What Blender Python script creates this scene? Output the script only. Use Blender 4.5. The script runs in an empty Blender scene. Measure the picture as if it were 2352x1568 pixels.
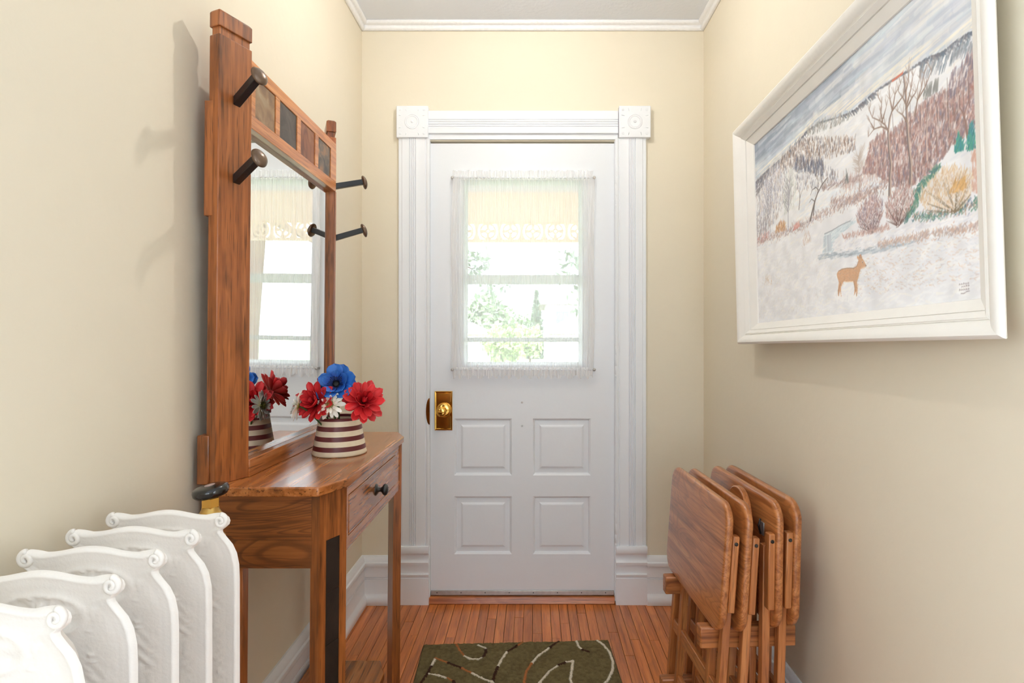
import bpy, bmesh, math, random
import numpy as np
from mathutils import Vector, Matrix, noise as mnoise

# ------------------------------------------------------------------ camera, sky, light, exposure
SC = bpy.context.scene
COL = SC.collection
D = 2.6377            # distance from the lens to the back wall
CZ = 1.1993           # lens height
XL, XR = -0.7718, 0.7620   # side walls
YB = -3.4             # wall behind the camera
ZC = 2.600            # ceiling
FPX = 1350.0

cam_d = bpy.data.cameras.new('camera')
cam_d.sensor_width = 36.0
cam_d.lens = 36.0 * FPX / 2352.0
cam_d.shift_x = -(1226.0 - 1176.0) / 2352.0
cam_d.shift_y = -(784.0 - 770.0) / 2352.0
cam_d.clip_start = 0.02
cam_d.clip_end = 400
cam = bpy.data.objects.new('camera', cam_d)
COL.objects.link(cam)
cam.location = (0, 0, CZ)
cam.rotation_euler = (math.pi / 2, 0, 0)
SC.camera = cam

world = bpy.data.worlds.new('sky'); SC.world = world
world.use_nodes = True
wn = world.node_tree; wn.nodes.clear()
w_out = wn.nodes.new('ShaderNodeOutputWorld'); w_bg = wn.nodes.new('ShaderNodeBackground')
w_bg.inputs['Color'].default_value = (0.84, 0.92, 1.0, 1)
w_bg.inputs['Strength'].default_value = 5.6
wn.links.new(w_bg.outputs[0], w_out.inputs[0])

sun_d = bpy.data.lights.new('sun', 'SUN'); sun_d.energy = 9.0; sun_d.angle = 0.01
sun_d.color = (1.0, 0.96, 0.88)
sun = bpy.data.objects.new('sun', sun_d); COL.objects.link(sun)
sun.rotation_euler = (math.radians(38), math.radians(-28), 0)     # high, from behind the house

# unseen fill lights added behind the camera to brighten walls and door
def fill_light(name, loc, rz, sx, sy, energy, col):
    l = bpy.data.lights.new(name, 'AREA'); l.shape = 'RECTANGLE'; l.size = sx; l.size_y = sy; l.energy = energy; l.color = col
    o = bpy.data.objects.new(name, l); COL.objects.link(o); o.location = loc; o.rotation_euler = (math.radians(90), 0, rz)
    return o
RX, YO = 2.3, 0.12       # half width of the front room; the wall where the vestibule opens into it
fill_light('fill_rear', (0.0, YB + 0.04, 1.45), 0, 1.9, 1.9, 2, (0.91, 0.96, 1.0))
fill_light('fill_west', (-RX + 0.04, -1.15, 1.45), math.radians(-90), 1.9, 1.9, 47, (0.84, 0.935, 1.0))
fill_light('fill_east', (RX - 0.04, -1.15, 1.45), math.radians(90), 1.9, 1.9, 12, (0.90, 0.955, 1.0))

LAMP_POWER = 1300.0

SC.view_settings.view_transform = 'Standard'
SC.view_settings.look = 'None'
SC.view_settings.exposure = -0.06
SC.view_settings.gamma = 1.0
SC.view_settings.use_curve_mapping = False
SC.cycles.max_bounces = 10
SC.cycles.diffuse_bounces = 6
SC.cycles.glossy_bounces = 6
SC.cycles.caustics_reflective = False
SC.cycles.transparent_max_bounces = 24

rnd = random.Random(11)

# ------------------------------------------------------------------ mesh helpers
WOFF = {}

class MB:
    def __init__(s): s.v = []; s.f = []
    def _add(s, vs, fs):
        b = len(s.v); s.v += [tuple(p) for p in vs]; s.f += [tuple(i + b for i in f) for f in fs]
        return s
    def box(s, x0, x1, y0, y1, z0, z1):
        vs = [(x0,y0,z0),(x1,y0,z0),(x1,y1,z0),(x0,y1,z0),(x0,y0,z1),(x1,y0,z1),(x1,y1,z1),(x0,y1,z1)]
        return s._add(vs, [(0,3,2,1),(4,5,6,7),(0,1,5,4),(1,2,6,5),(2,3,7,6),(3,0,4,7)])
    def hexa(s, b4, t4):
        return s._add(list(b4) + list(t4), [(0,3,2,1),(4,5,6,7),(0,1,5,4),(1,2,6,5),(2,3,7,6),(3,0,4,7)])
    def prism(s, poly, z0, z1):
        n = len(poly)
        vs = [(p[0],p[1],z0) for p in poly] + [(p[0],p[1],z1) for p in poly]
        return s._add(vs, [tuple(range(n))[::-1], tuple(range(n, 2*n))] + [(i,(i+1)%n,(i+1)%n+n,i+n) for i in range(n)])
    def sweep(s, prof, place, closed=True, caps=True):
        """prof: list of 2D points; place: list of functions 2D->3D, one per station"""
        n = len(prof); vs = []
        for fn in place: vs += [fn(*p) for p in prof]
        fs = []
        m = len(place)
        rng = n if closed else n - 1
        for k in range(m - 1):
            for i in range(rng):
                j = (i + 1) % n
                fs.append((k*n+i, k*n+j, (k+1)*n+j, (k+1)*n+i))
        if caps and closed:
            fs.append(tuple(range(n))[::-1]); fs.append(tuple(range((m-1)*n, m*n)))
        return s._add(vs, fs)
    def tube(s, pts, r, n=8, caps=True):
        pts = [Vector(p) for p in pts]
        m = len(pts)
        rs = r if isinstance(r, (list, tuple)) else [r] * m
        vs = []; up = None
        for i, p in enumerate(pts):
            t = (pts[min(i+1, m-1)] - pts[max(i-1, 0)])
            if t.length < 1e-9: t = Vector((0,0,1))
            t.normalize()
            if up is None:
                up = Vector((0,0,1)) if abs(t.z) < .9 else Vector((1,0,0))
            a = up - t * up.dot(t)
            if a.length < 1e-6: a = Vector((1,0,0)) - t * t.x
            a.normalize(); up = a; b = t.cross(a)
            for k in range(n):
                th = 2*math.pi*k/n
                vs.append(p + a*math.cos(th)*rs[i] + b*math.sin(th)*rs[i])
        fs = []
        for i in range(m-1):
            for k in range(n):
                j = (k+1) % n
                fs.append((i*n+k, i*n+j, (i+1)*n+j, (i+1)*n+k))
        if caps: fs.append(tuple(range(n))[::-1]); fs.append(tuple(range((m-1)*n, m*n)))
        return s._add(vs, fs)
    def lathe(s, prof, M=None, n=24, caps=True):
        """prof: (r, h) pairs, about local z; M places it"""
        M = M or Matrix.Identity(4); vs = []; m = len(prof)
        for r, h in prof:
            for k in range(n):
                th = 2*math.pi*k/n
                vs.append(M @ Vector((r*math.cos(th), r*math.sin(th), h)))
        fs = []
        for i in range(m-1):
            for k in range(n):
                j = (k+1) % n
                fs.append((i*n+k, i*n+j, (i+1)*n+j, (i+1)*n+k))
        if caps: fs.append(tuple(range(n))[::-1]); fs.append(tuple(range((m-1)*n, m*n)))
        return s._add(vs, fs)
    def warp(s, fn):
        s.v = [fn(*p) for p in s.v]; return s
    def xform(s, M):
        s.v = [tuple(M @ Vector(p)) for p in s.v]; return s

def axis_matrix(origin, direction):
    d = Vector(direction).normalized()
    q = Vector((0,0,1)).rotation_difference(d)
    return Matrix.Translation(Vector(origin)) @ q.to_matrix().to_4x4()

def make_mesh(name, v, f, smooth=False):
    me = bpy.data.meshes.new(name)
    me.from_pydata([tuple(p) for p in v], [], [tuple(q) for q in f])
    bm = bmesh.new(); bm.from_mesh(me)
    bmesh.ops.recalc_face_normals(bm, faces=bm.faces)
    bm.to_mesh(me); bm.free()
    if smooth: me.polygons.foreach_set('use_smooth', [True]*len(me.polygons))
    me.update(); return me

def add(name, mb, mat, parent=None, smooth=False, bevel=0.0, seg=2, local=False, kind=None, auto=None):
    v = mb.v
    if parent is not None and not local:
        o = WOFF.get(parent.name, Vector((0,0,0)))
        v = [(p[0]-o[0], p[1]-o[1], p[2]-o[2]) for p in v]
    me = make_mesh(name, v, mb.f, smooth or auto is not None)
    ob = bpy.data.objects.new(name, me)
    COL.objects.link(ob)
    me.materials.append(mat)
    if parent is not None:
        ob.parent = parent
        WOFF[ob.name] = WOFF.get(parent.name, Vector((0,0,0)))
    if auto is not None:
        me.set_sharp_from_angle(angle=math.radians(auto))
    if bevel > 0:
        b = ob.modifiers.new('bevel', 'BEVEL'); b.width = bevel; b.segments = seg; b.limit_method = 'ANGLE'
        b.angle_limit = math.radians(35); b.harden_normals = False
        me.polygons.foreach_set('use_smooth', [True]*len(me.polygons))
        me.set_sharp_from_angle(angle=math.radians(40))
    if kind: ob['kind'] = kind
    return ob

def thing(name, label, cat, loc=(0,0,0), rot=(0,0,0), group=None, kind=None):
    e = bpy.data.objects.new(name, None); COL.objects.link(e)
    e.empty_display_size = 0.05
    e.location = loc; e.rotation_euler = rot
    WOFF[e.name] = Vector(loc)
    if label: e['label'] = label
    if cat: e['category'] = cat
    if group: e['group'] = group
    if kind: e['kind'] = kind
    return e

def tag(o, label, cat, group=None):
    o['label'] = label; o['category'] = cat
    if group: o['group'] = group
    return o

def struct(o, label=None):
    o['kind'] = 'structure'
    if label: o['label'] = label
    return o

def copy_child(ch, parent):
    c = ch.copy(); COL.objects.link(c); c.parent = parent
    return c

# ------------------------------------------------------------------ materials
def nt(name):
    m = bpy.data.materials.new(name); m.use_nodes = True
    t = m.node_tree; t.nodes.clear()
    out = t.nodes.new('ShaderNodeOutputMaterial'); p = t.nodes.new('ShaderNodeBsdfPrincipled')
    t.links.new(p.outputs[0], out.inputs[0])
    return m, t, p, out

def sr(r, g, b):
    f = lambda c: (c/255/12.92) if c/255 <= 0.04045 else ((c/255+0.055)/1.055)**2.4
    return (f(r), f(g), f(b), 1)

def plain(name, col, rough=0.5, metal=0.0, coat=0.0, spec=0.5, bump=0.0, bscale=60.0, var=0.0, vscale=8.0, bdist=0.004):
    m, t, p, out = nt(name)
    p.inputs['Base Color'].default_value = col
    p.inputs['Roughness'].default_value = rough
    p.inputs['Metallic'].default_value = metal
    p.inputs['Coat Weight'].default_value = coat
    p.inputs['Specular IOR Level'].default_value = spec
    tc = t.nodes.new('ShaderNodeTexCoord')
    if bump > 0:
        n = t.nodes.new('ShaderNodeTexNoise'); n.inputs['Scale'].default_value = bscale; n.inputs['Detail'].default_value = 3
        b = t.nodes.new('ShaderNodeBump'); b.inputs['Strength'].default_value = bump; b.inputs['Distance'].default_value = bdist
        t.links.new(tc.outputs['Object'], n.inputs['Vector']); t.links.new(n.outputs['Fac'], b.inputs['Height']); t.links.new(b.outputs[0], p.inputs['Normal'])
    if var > 0:
        n = t.nodes.new('ShaderNodeTexNoise'); n.inputs['Scale'].default_value = vscale; n.inputs['Detail'].default_value = 4
        mx = t.nodes.new('ShaderNodeMix'); mx.data_type = 'RGBA'
        mx.inputs['A'].default_value = tuple(max(0, c*(1-var)) for c in col[:3]) + (1,)
        mx.inputs['B'].default_value = tuple(min(1, c*(1+var)) for c in col[:3]) + (1,)
        t.links.new(tc.outputs['Object'], n.inputs['Vector']); t.links.new(n.outputs['Fac'], mx.inputs['Factor']); t.links.new(mx.outputs['Result'], p.inputs['Base Color'])
    return m

def wood(name, light, mid, dark, axis='Z', rough=0.32, coat=0.3, fig=0.5, scale=1.0, pores=0.5, tint=0.12, rings=9.0, clouds=0.0):
    """oak-like: grain runs along axis; fig = strength of the flame figure, pores = fine dark dashes"""
    m, t, p, out = nt(name)
    L = t.links.new; N = t.nodes.new
    tc = N('ShaderNodeTexCoord'); oi = N('ShaderNodeObjectInfo')
    off = N('ShaderNodeVectorMath'); off.operation = 'MULTIPLY_ADD'
    comb = N('ShaderNodeCombineXYZ')
    for k in range(3): L(oi.outputs['Random'], comb.inputs[k])
    off.inputs[1].default_value = (7.3, 3.1, 5.7)
    L(comb.outputs[0], off.inputs[0]); L(tc.outputs['Object'], off.inputs[2])
    def mapped(sa, sl):
        mp = N('ShaderNodeMapping'); s = [sa, sa, sa]; s['XYZ'.index(axis)] = sl
        mp.inputs['Scale'].default_value = [c*scale for c in s]
        L(off.outputs[0], mp.inputs['Vector']); return mp.outputs[0]
    # broad figure : distorted rings
    nz = N('ShaderNodeTexNoise'); nz.inputs['Scale'].default_value = 1.0; nz.inputs['Detail'].default_value = 2.0; nz.inputs['Distortion'].default_value = 0.6
    L(mapped(7.0, 1.1), nz.inputs['Vector'])
    mul = N('ShaderNodeMath'); mul.operation = 'MULTIPLY'; mul.inputs[1].default_value = rings
    L(nz.outputs['Fac'], mul.inputs[0])
    fr = N('ShaderNodeMath'); fr.operation = 'FRACT'; L(mul.outputs[0], fr.inputs[0])
    rr = N('ShaderNodeValToRGB'); e = rr.color_ramp.elements
    e[0].position = 0.0; e[0].color = (1,1,1,1); e[1].position = 1.0; e[1].color = (1,1,1,1)
    for ps, vv in ((0.55, 0.85), (0.82, 0.1), (0.93, 0.25)):
        q = e.new(ps); q.color = (vv, vv, vv, 1)
    L(fr.outputs[0], rr.inputs[0])
    # streaks
    st = N('ShaderNodeTexNoise'); st.inputs['Scale'].default_value = 1.0; st.inputs['Detail'].default_value = 5.0; st.inputs['Roughness'].default_value = 0.65
    L(mapped(58.0, 2.4), st.inputs['Vector'])
    r1 = N('ShaderNodeValToRGB'); e = r1.color_ramp.elements
    e[0].position = 0.28; e[0].color = dark; e[1].position = 0.70; e[1].color = light
    q = e.new(0.48); q.color = mid
    L(st.outputs['Fac'], r1.inputs[0])
    mx = N('ShaderNodeMix'); mx.data_type = 'RGBA'; mx.blend_type = 'MIX'
    inv = N('ShaderNodeMath'); inv.operation = 'MULTIPLY_ADD'; inv.inputs[1].default_value = -fig; inv.inputs[2].default_value = fig
    L(rr.outputs[0], inv.inputs[0]); L(inv.outputs[0], mx.inputs['Factor'])
    L(r1.outputs[0], mx.inputs['A']); mx.inputs['B'].default_value = tuple(c*0.75 for c in dark[:3]) + (1,)
    # pores
    po = N('ShaderNodeTexNoise'); po.inputs['Scale'].default_value = 1.0; po.inputs['Detail'].default_value = 1.0
    L(mapped(260.0, 12.0), po.inputs['Vector'])
    r2 = N('ShaderNodeValToRGB'); e = r2.color_ramp.elements
    e[0].position = 0.30; e[0].color = (1,1,1,1); e[1].position = 0.40; e[1].color = (0,0,0,1)
    L(po.outputs['Fac'], r2.inputs[0])
    pm = N('ShaderNodeMath'); pm.operation = 'MULTIPLY'; pm.inputs[1].default_value = pores
    L(r2.outputs[0], pm.inputs[0])
    mx2 = N('ShaderNodeMix'); mx2.data_type = 'RGBA'
    L(pm.outputs[0], mx2.inputs['Factor']); L(mx.outputs['Result'], mx2.inputs['A'])
    mx2.inputs['B'].default_value = tuple(c*0.45 for c in dark[:3]) + (1,)
    last = mx2.outputs['Result']
    if clouds > 0:        # smoky dark patches of a distressed finish
        cl = N('ShaderNodeTexNoise'); cl.inputs['Scale'].default_value = 1.0; cl.inputs['Detail'].default_value = 4.0; cl.inputs['Roughness'].default_value = 0.6
        L(mapped(13.0, 3.0), cl.inputs['Vector'])
        r3 = N('ShaderNodeValToRGB'); e = r3.color_ramp.elements
        e[0].position = 0.56; e[0].color = (0,0,0,1); e[1].position = 0.74; e[1].color = (clouds,clouds,clouds,1)
        L(cl.outputs['Fac'], r3.inputs[0])
        mx3 = N('ShaderNodeMix'); mx3.data_type = 'RGBA'
        L(r3.outputs[0], mx3.inputs['Factor']); L(last, mx3.inputs['A']); mx3.inputs['B'].default_value = tuple(c*0.5 for c in dark[:3]) + (1,)
        last = mx3.outputs['Result']
    # tint per piece
    hv = N('ShaderNodeHueSaturation')
    mr = N('ShaderNodeMapRange'); mr.inputs['To Min'].default_value = 1 - tint; mr.inputs['To Max'].default_value = 1 + tint
    L(oi.outputs['Random'], mr.inputs[0]); L(mr.outputs[0], hv.inputs['Value'])
    L(last, hv.inputs['Color']); L(hv.outputs[0], p.inputs['Base Color'])
    p.inputs['Roughness'].default_value = rough; p.inputs['Coat Weight'].default_value = coat; p.inputs['Coat Roughness'].default_value = 0.18
    bp = N('ShaderNodeBump'); bp.inputs['Strength'].default_value = 0.012; bp.inputs['Distance'].default_value = 0.0006
    L(st.outputs['Fac'], bp.inputs['Height']); L(bp.outputs[0], p.inputs['Normal'])
    return m

M = {}
M['wall'] = plain('wall_paint', sr(228, 219, 199), 0.75, bump=0.25, bscale=34, var=0.02, vscale=5, spec=0.3, bdist=0.003)
M['ceil'] = plain('ceiling_paint', sr(236, 241, 250), 0.8, bump=0.3, bscale=60, spec=0.2)
M['trim'] = plain('white_gloss_paint', sr(234, 237, 241), 0.38, bump=0.08, bscale=45, var=0.012, vscale=14)
M['door'] = plain('white_door_paint', sr(230, 233, 237), 0.36, bump=0.10, bscale=38, var=0.015, vscale=7)
M['crown'] = plain('white_plaster', sr(240, 240, 240), 0.55, bump=0.3, bscale=160)
M['floor'] = wood('floor_oak', sr(218, 138, 72), sr(198, 114, 54), sr(152, 82, 36), 'Y', rough=0.30, coat=0.25, fig=0.25, pores=0.35, tint=0.16, rings=7)
M['sub'] = plain('dark_gap', sr(60, 28, 12), 0.8, var=0.2)
M['thresh'] = wood('threshold_wood', sr(214, 138, 78), sr(190, 108, 55), sr(140, 72, 32), 'X', rough=0.35, fig=0.3, pores=0.6, tint=0)
hl, hm, hd = sr(192, 116, 60), sr(158, 90, 42), sr(96, 52, 23)
M['oakZ'] = wood('hall_tree_oak_upright', hl, hm, hd, 'Z', fig=0.28, pores=0.6, clouds=0.9, tint=0.06, rough=0.34)
M['oakY'] = wood('hall_tree_oak_lengthwise', sr(206, 134, 74), sr(174, 103, 50), sr(112, 62, 28), 'Y', fig=0.22, pores=0.7, clouds=0.45, tint=0.04, rough=0.24, coat=0.5, scale=.7)
M['oakX'] = wood('hall_tree_oak_crosswise', sr(166, 100, 50), sr(142, 82, 38), sr(96, 52, 22), 'X', fig=0.7, pores=0.6, tint=0.05, rough=0.36, rings=34)
M['oakRail'] = wood('hall_tree_oak_rail', sr(226, 158, 98), sr(204, 130, 72), sr(160, 92, 45), 'Y', fig=0.25, pores=0.4, tint=0.03, rough=0.3)
tl, tm, td = sr(208, 142, 86), sr(182, 113, 62), sr(134, 76, 38)
M['trayY'] = wood('tray_oak_board', tl, tm, td, 'Y', fig=0.42, pores=0.35, tint=0.05, rough=0.3, coat=0.45, rings=30)
M['trayZ'] = wood('tray_oak_upright', sr(204, 138, 82), sr(178, 110, 60), td, 'Z', fig=0.2, pores=0.5, tint=0.10, rough=0.36)
M['trayX'] = wood('tray_oak_bar', sr(206, 138, 82), sr(178, 108, 58), sr(120, 66, 32), 'X', fig=0.6, pores=0.4, tint=0.05, rough=0.4, rings=14)
M['iron'] = plain('black_iron', sr(24, 24, 26), 0.34, metal=0.0, coat=0.2, var=0.25, vscale=60, bump=0.15, bscale=150, bdist=0.001)
M['bronze'] = plain('bronze_head', sr(112, 92, 76), 0.30, metal=0.65, coat=0.2, var=0.35, vscale=70)
M['brass'] = plain('polished_brass', sr(226, 178, 92), 0.10, metal=1.0, var=0.1, vscale=30)
M['brassdull'] = plain('dull_brass', sr(196, 160, 92), 0.38, metal=0.9, var=0.25, vscale=80)
M['blackplastic'] = plain('black_plastic', sr(16, 16, 18), 0.16, coat=0.4, var=0.1)
M['alu'] = plain('aluminium', sr(190, 188, 186), 0.42, metal=0.8, var=0.2, vscale=60)
M['mirror'] = plain('mirror_silver', (0.90, 0.91, 0.90, 1), 0.0, metal=1.0)
M['radiator'] = plain('old_white_enamel', sr(236, 232, 227), 0.55, bump=0.35, bscale=210, var=0.05, vscale=26, bdist=0.0015)
M['frame'] = plain('chalky_white_frame', sr(240, 237, 231), 0.55, bump=0.12, bscale=90, var=0.03, vscale=18)
M['cream'] = plain('cream_plastic', sr(228, 220, 200), 0.4, var=0.05)

def slate(name, a, b, c):
    m, t, p, out = nt(name); L = t.links.new; N = t.nodes.new
    tc = N('ShaderNodeTexCoord'); n = N('ShaderNodeTexNoise'); n.inputs['Scale'].default_value = 15; n.inputs['Detail'].default_value = 7; n.inputs['Distortion'].default_value = 1.4
    r = N('ShaderNodeValToRGB'); e = r.color_ramp.elements
    e[0].position = 0.33; e[0].color = a; e[1].position = 0.68; e[1].color = c; q = e.new(0.5); q.color = b
    bp = N('ShaderNodeBump'); bp.inputs['Strength'].default_value = 0.4; bp.inputs['Distance'].default_value = 0.002
    L(tc.outputs['Object'], n.inputs['Vector']); L(n.outputs['Fac'], r.inputs[0]); L(r.outputs[0], p.inputs['Base Color'])
    L(n.outputs['Fac'], bp.inputs['Height']); L(bp.outputs[0], p.inputs['Normal'])
    p.inputs['Roughness'].default_value = 0.5
    return m
M['slate1'] = slate('slate_tan', sr(112, 88, 70), sr(150, 120, 90), sr(172, 156, 128))
M['slate2'] = slate('slate_charcoal', sr(64, 58, 55), sr(78, 70, 66), sr(92, 82, 76))
M['slate3'] = slate('slate_rust', sr(96, 60, 48), sr(140, 88, 64), sr(160, 118, 84))
M['slate4'] = slate('slate_grey_copper', sr(70, 66, 66), sr(112, 98, 86), sr(176, 124, 82))
M['slateleg'] = slate('slate_black', sr(30, 22, 18), sr(38, 29, 24), sr(46, 36, 30))

def glass(name, tint=(1,1,1,1), alpha_t=0.9):
    m, t, p, out = nt(name); N = t.nodes.new; L = t.links.new
    t.nodes.remove(p)
    tr = N('ShaderNodeBsdfTransparent'); tr.inputs[0].default_value = tint
    gl = N('ShaderNodeBsdfGlossy'); gl.inputs['Roughness'].default_value = 0.02
    fr = N('ShaderNodeFresnel'); fr.inputs['IOR'].default_value = 1.35
    mx = N('ShaderNodeMixShader'); L(fr.outputs[0], mx.inputs[0]); L(tr.outputs[0], mx.inputs[1]); L(gl.outputs[0], mx.inputs[2]); L(mx.outputs[0], out.inputs[0])
    return m
M['glass'] = glass('window_glass')

def sheer(name, opacity, col=(0.99,0.99,0.99,1)):
    m, t, p, out = nt(name); N = t.nodes.new; L = t.links.new
    t.nodes.remove(p)
    tr = N('ShaderNodeBsdfTransparent'); df = N('ShaderNodeBsdfDiffuse'); tl_ = N('ShaderNodeBsdfTranslucent')
    df.inputs[0].default_value = col; tl_.inputs[0].default_value = col
    m1 = N('ShaderNodeMixShader'); m1.inputs[0].default_value = 0.5; L(df.outputs[0], m1.inputs[1]); L(tl_.outputs[0], m1.inputs[2])
    # threads seen edge-on in a fold close up
    lw = N('ShaderNodeLayerWeight'); lw.inputs['Blend'].default_value = 0.35
    ma = N('ShaderNodeMath'); ma.operation = 'MULTIPLY_ADD'; ma.inputs[1].default_value = 0.5; ma.inputs[2].default_value = opacity; ma.use_clamp = True
    L(lw.outputs['Facing'], ma.inputs[0])
    m2 = N('ShaderNodeMixShader'); L(ma.outputs[0], m2.inputs[0]); L(tr.outputs[0], m2.inputs[1]); L(m1.outputs[0], m2.inputs[2]); L(m2.outputs[0], out.inputs[0])
    return m
M['sheer'] = sheer('sheer_voile', 0.44)
M['ruffle'] = sheer('gathered_voile', 0.45)
M['hem'] = sheer('doubled_voile', 0.78)

def vcol(name, rough=0.7, attr='Col', bump=0.0, coat=0.0, spec=0.4):
    m, t, p, out = nt(name); N = t.nodes.new; L = t.links.new
    a = N('ShaderNodeAttribute'); a.attribute_name = attr; L(a.outputs['Color'], p.inputs['Base Color'])
    p.inputs['Roughness'].default_value = rough; p.inputs['Specular IOR Level'].default_value = spec; p.inputs['Coat Weight'].default_value = coat
    if bump > 0:
        tc = N('ShaderNodeTexCoord'); n = N('ShaderNodeTexNoise'); n.inputs['Scale'].default_value = 420; n.inputs['Detail'].default_value = 4
        b = N('ShaderNodeBump'); b.inputs['Strength'].default_value = bump; b.inputs['Distance'].default_value = 0.001
        L(tc.outputs['Object'], n.inputs['Vector']); L(n.outputs['Fac'], b.inputs['Height']); L(b.outputs[0], p.inputs['Normal'])
    return m

# ------------------------------------------------------------------ the room
T = 0.14
struct(add('wall_left', MB().box(XL - T, XL, YO, D + T, -0.02, ZC + 0.02), M['wall']))
struct(add('wall_right', MB().box(XR, XR + T, YO, D + T, -0.02, ZC + 0.02), M['wall']))
OX0, OX1, OZ1 = -0.468, 0.3655, 2.070       # doorway
wb = MB().box(XL, OX0, D, D + T, 0, ZC).box(OX1, XR, D, D + T, 0, ZC).box(OX0, OX1, D, D + T, OZ1, ZC)
struct(add('wall_back', wb, M['wall']))
# the front room behind the camera, unseen, its three tall windows added for the fill lights
WH, WZ0, WZ1 = 1.0, 0.45, 2.42
struct(add('wall_partition_left', MB().box(-RX - T, XL - T, YO, YO + T, 0, ZC), M['wall']))
struct(add('wall_partition_right', MB().box(XR + T, RX + T, YO, YO + T, 0, ZC), M['wall']))
def window_wall(name, wname, along, c, half, far, out):
    """wall with one window; along = 'x' or 'y'; far = coordinate of its inner face; out = +-1 outward"""
    def bx(m, a0, a1, d0, d1, z0, z1):
        d0, d1 = sorted((far + out*d0, far + out*d1))
        return m.box(a0, a1, d0, d1, z0, z1) if along == 'x' else m.box(d0, d1, a0, a1, z0, z1)
    lo, hi = half
    m = MB(); bx(m, lo, c-WH, 0, T, 0, ZC); bx(m, c+WH, hi, 0, T, 0, ZC); bx(m, c-WH, c+WH, 0, T, 0, WZ0); bx(m, c-WH, c+WH, 0, T, WZ1, ZC)
    struct(add(name, m, M['wall']))
    e = thing(wname, None, None, (c, far, WZ0) if along == 'x' else (far, c, WZ0), kind='structure')
    m = MB(); bx(m, c-WH, c-WH+.05, .03, .11, WZ0, WZ1); bx(m, c+WH-.05, c+WH, .03, .11, WZ0, WZ1); bx(m, c-WH+.05, c+WH-.05, .03, .11, WZ0, WZ0+.05)
    bx(m, c-WH+.05, c+WH-.05, .03, .11, WZ1-.05, WZ1); bx(m, c-WH+.05, c+WH-.05, .04, .10, 1.40, 1.44)
    add('window_frame', m, M['trim'], e)
    for z0, z1 in ((WZ0+.05, 1.40), (1.44, WZ1-.05)):
        m = MB(); bx(m, c-WH+.05, c+WH-.05, .070, .074, z0, z1); add('pane', m, M['glass'], e)
window_wall('wall_front', 'window_1', 'x', 0.0, (-RX, RX), YB, -1)
window_wall('wall_room_left', 'window_2', 'y', -1.15, (YB - T, YO + T), -RX, -1)
window_wall('wall_room_right', 'window_3', 'y', -1.15, (YB - T, YO + T), RX, 1)
struct(add('ceiling', MB().box(-RX - T, RX + T, YB - T, D + T, ZC, ZC + 0.1), M['ceil']))

# floor : strip boards 38 mm wide
fl = thing('floor', None, None, (0, 0, 0), kind='structure')
add('subfloor', MB().box(-RX - T, RX + T, YB - T, D + T + .05, -0.10, -0.012), M['sub'], fl)
NROW = 40; wrow = (XR - XL) / NROW
pr = random.Random(5); YE = 0.12
for i in range(NROW):
    x0 = XL + i*wrow + pr.uniform(.0003, .0009); x1 = XL + (i+1)*wrow - pr.uniform(.0003, .0009)
    y = D + 0.02
    first = True
    while y > YE:
        ln = pr.uniform(0.10, 0.75) if first else pr.uniform(0.8, 2.0)
        first = False
        y2 = max(YE, y - ln)
        if y2 - YE < 0.25: y2 = YE
        zt = -pr.uniform(0.0, 0.0007)
        b = MB().hexa([(x0,y2+.0004,-.012),(x1,y2+.0004,-.012),(x1,y-.0004,-.012),(x0,y-.0004,-.012)],
                      [(x0+.0003,y2+.0006,zt),(x1-.0003,y2+.0006,zt),(x1-.0003,y-.0006,zt),(x0+.0003,y-.0006,zt)])
        add('plank', b, M['floor'], fl)
        y = y2

add('bounce_carpet', MB().box(-RX, RX, YB, YE, -.012, -.0005), plain('pale_grey_carpet', sr(206, 208, 210), .95, var=.08, vscale=60, bump=.3, bscale=200), fl)  # unseen; carpet added in neutral grey to cut orange bounce light
# baseboards
BB = [(0,0),(0.030,0),(0.033,0.012),(0.032,0.026),(0.027,0.038),(0.019,0.046),(0.0175,0.050),(0.0175,0.110),(0.0135,0.1115),(0.0175,0.1145),(0.0175,0.1175),(0.0135,0.119),(0.0175,0.122),
      (0.0175,0.166),(0.023,0.168),(0.0255,0.176),(0.024,0.186),(0.018,0.190),(0.0165,0.198),(0.013,0.207),(0.006,0.214),(0,0.214)]
def base(name, place):
    return struct(add(name, MB().sweep(BB, place), M['trim'], auto=38))
base('baseboard_left', [lambda d, z: (XL + d, YO, z), lambda d, z: (XL + d, D - d, z)])
base('baseboard_right', [lambda d, z: (XR - d, YO, z), lambda d, z: (XR - d, D - d, z)])
base('baseboard_back_left', [lambda d, z: (XL + d, D - d, z), lambda d, z: (-0.6075, D - d, z)])
base('baseboard_back_right', [lambda d, z: (0.5045, D - d, z), lambda d, z: (XR - d, D - d, z)])

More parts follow.
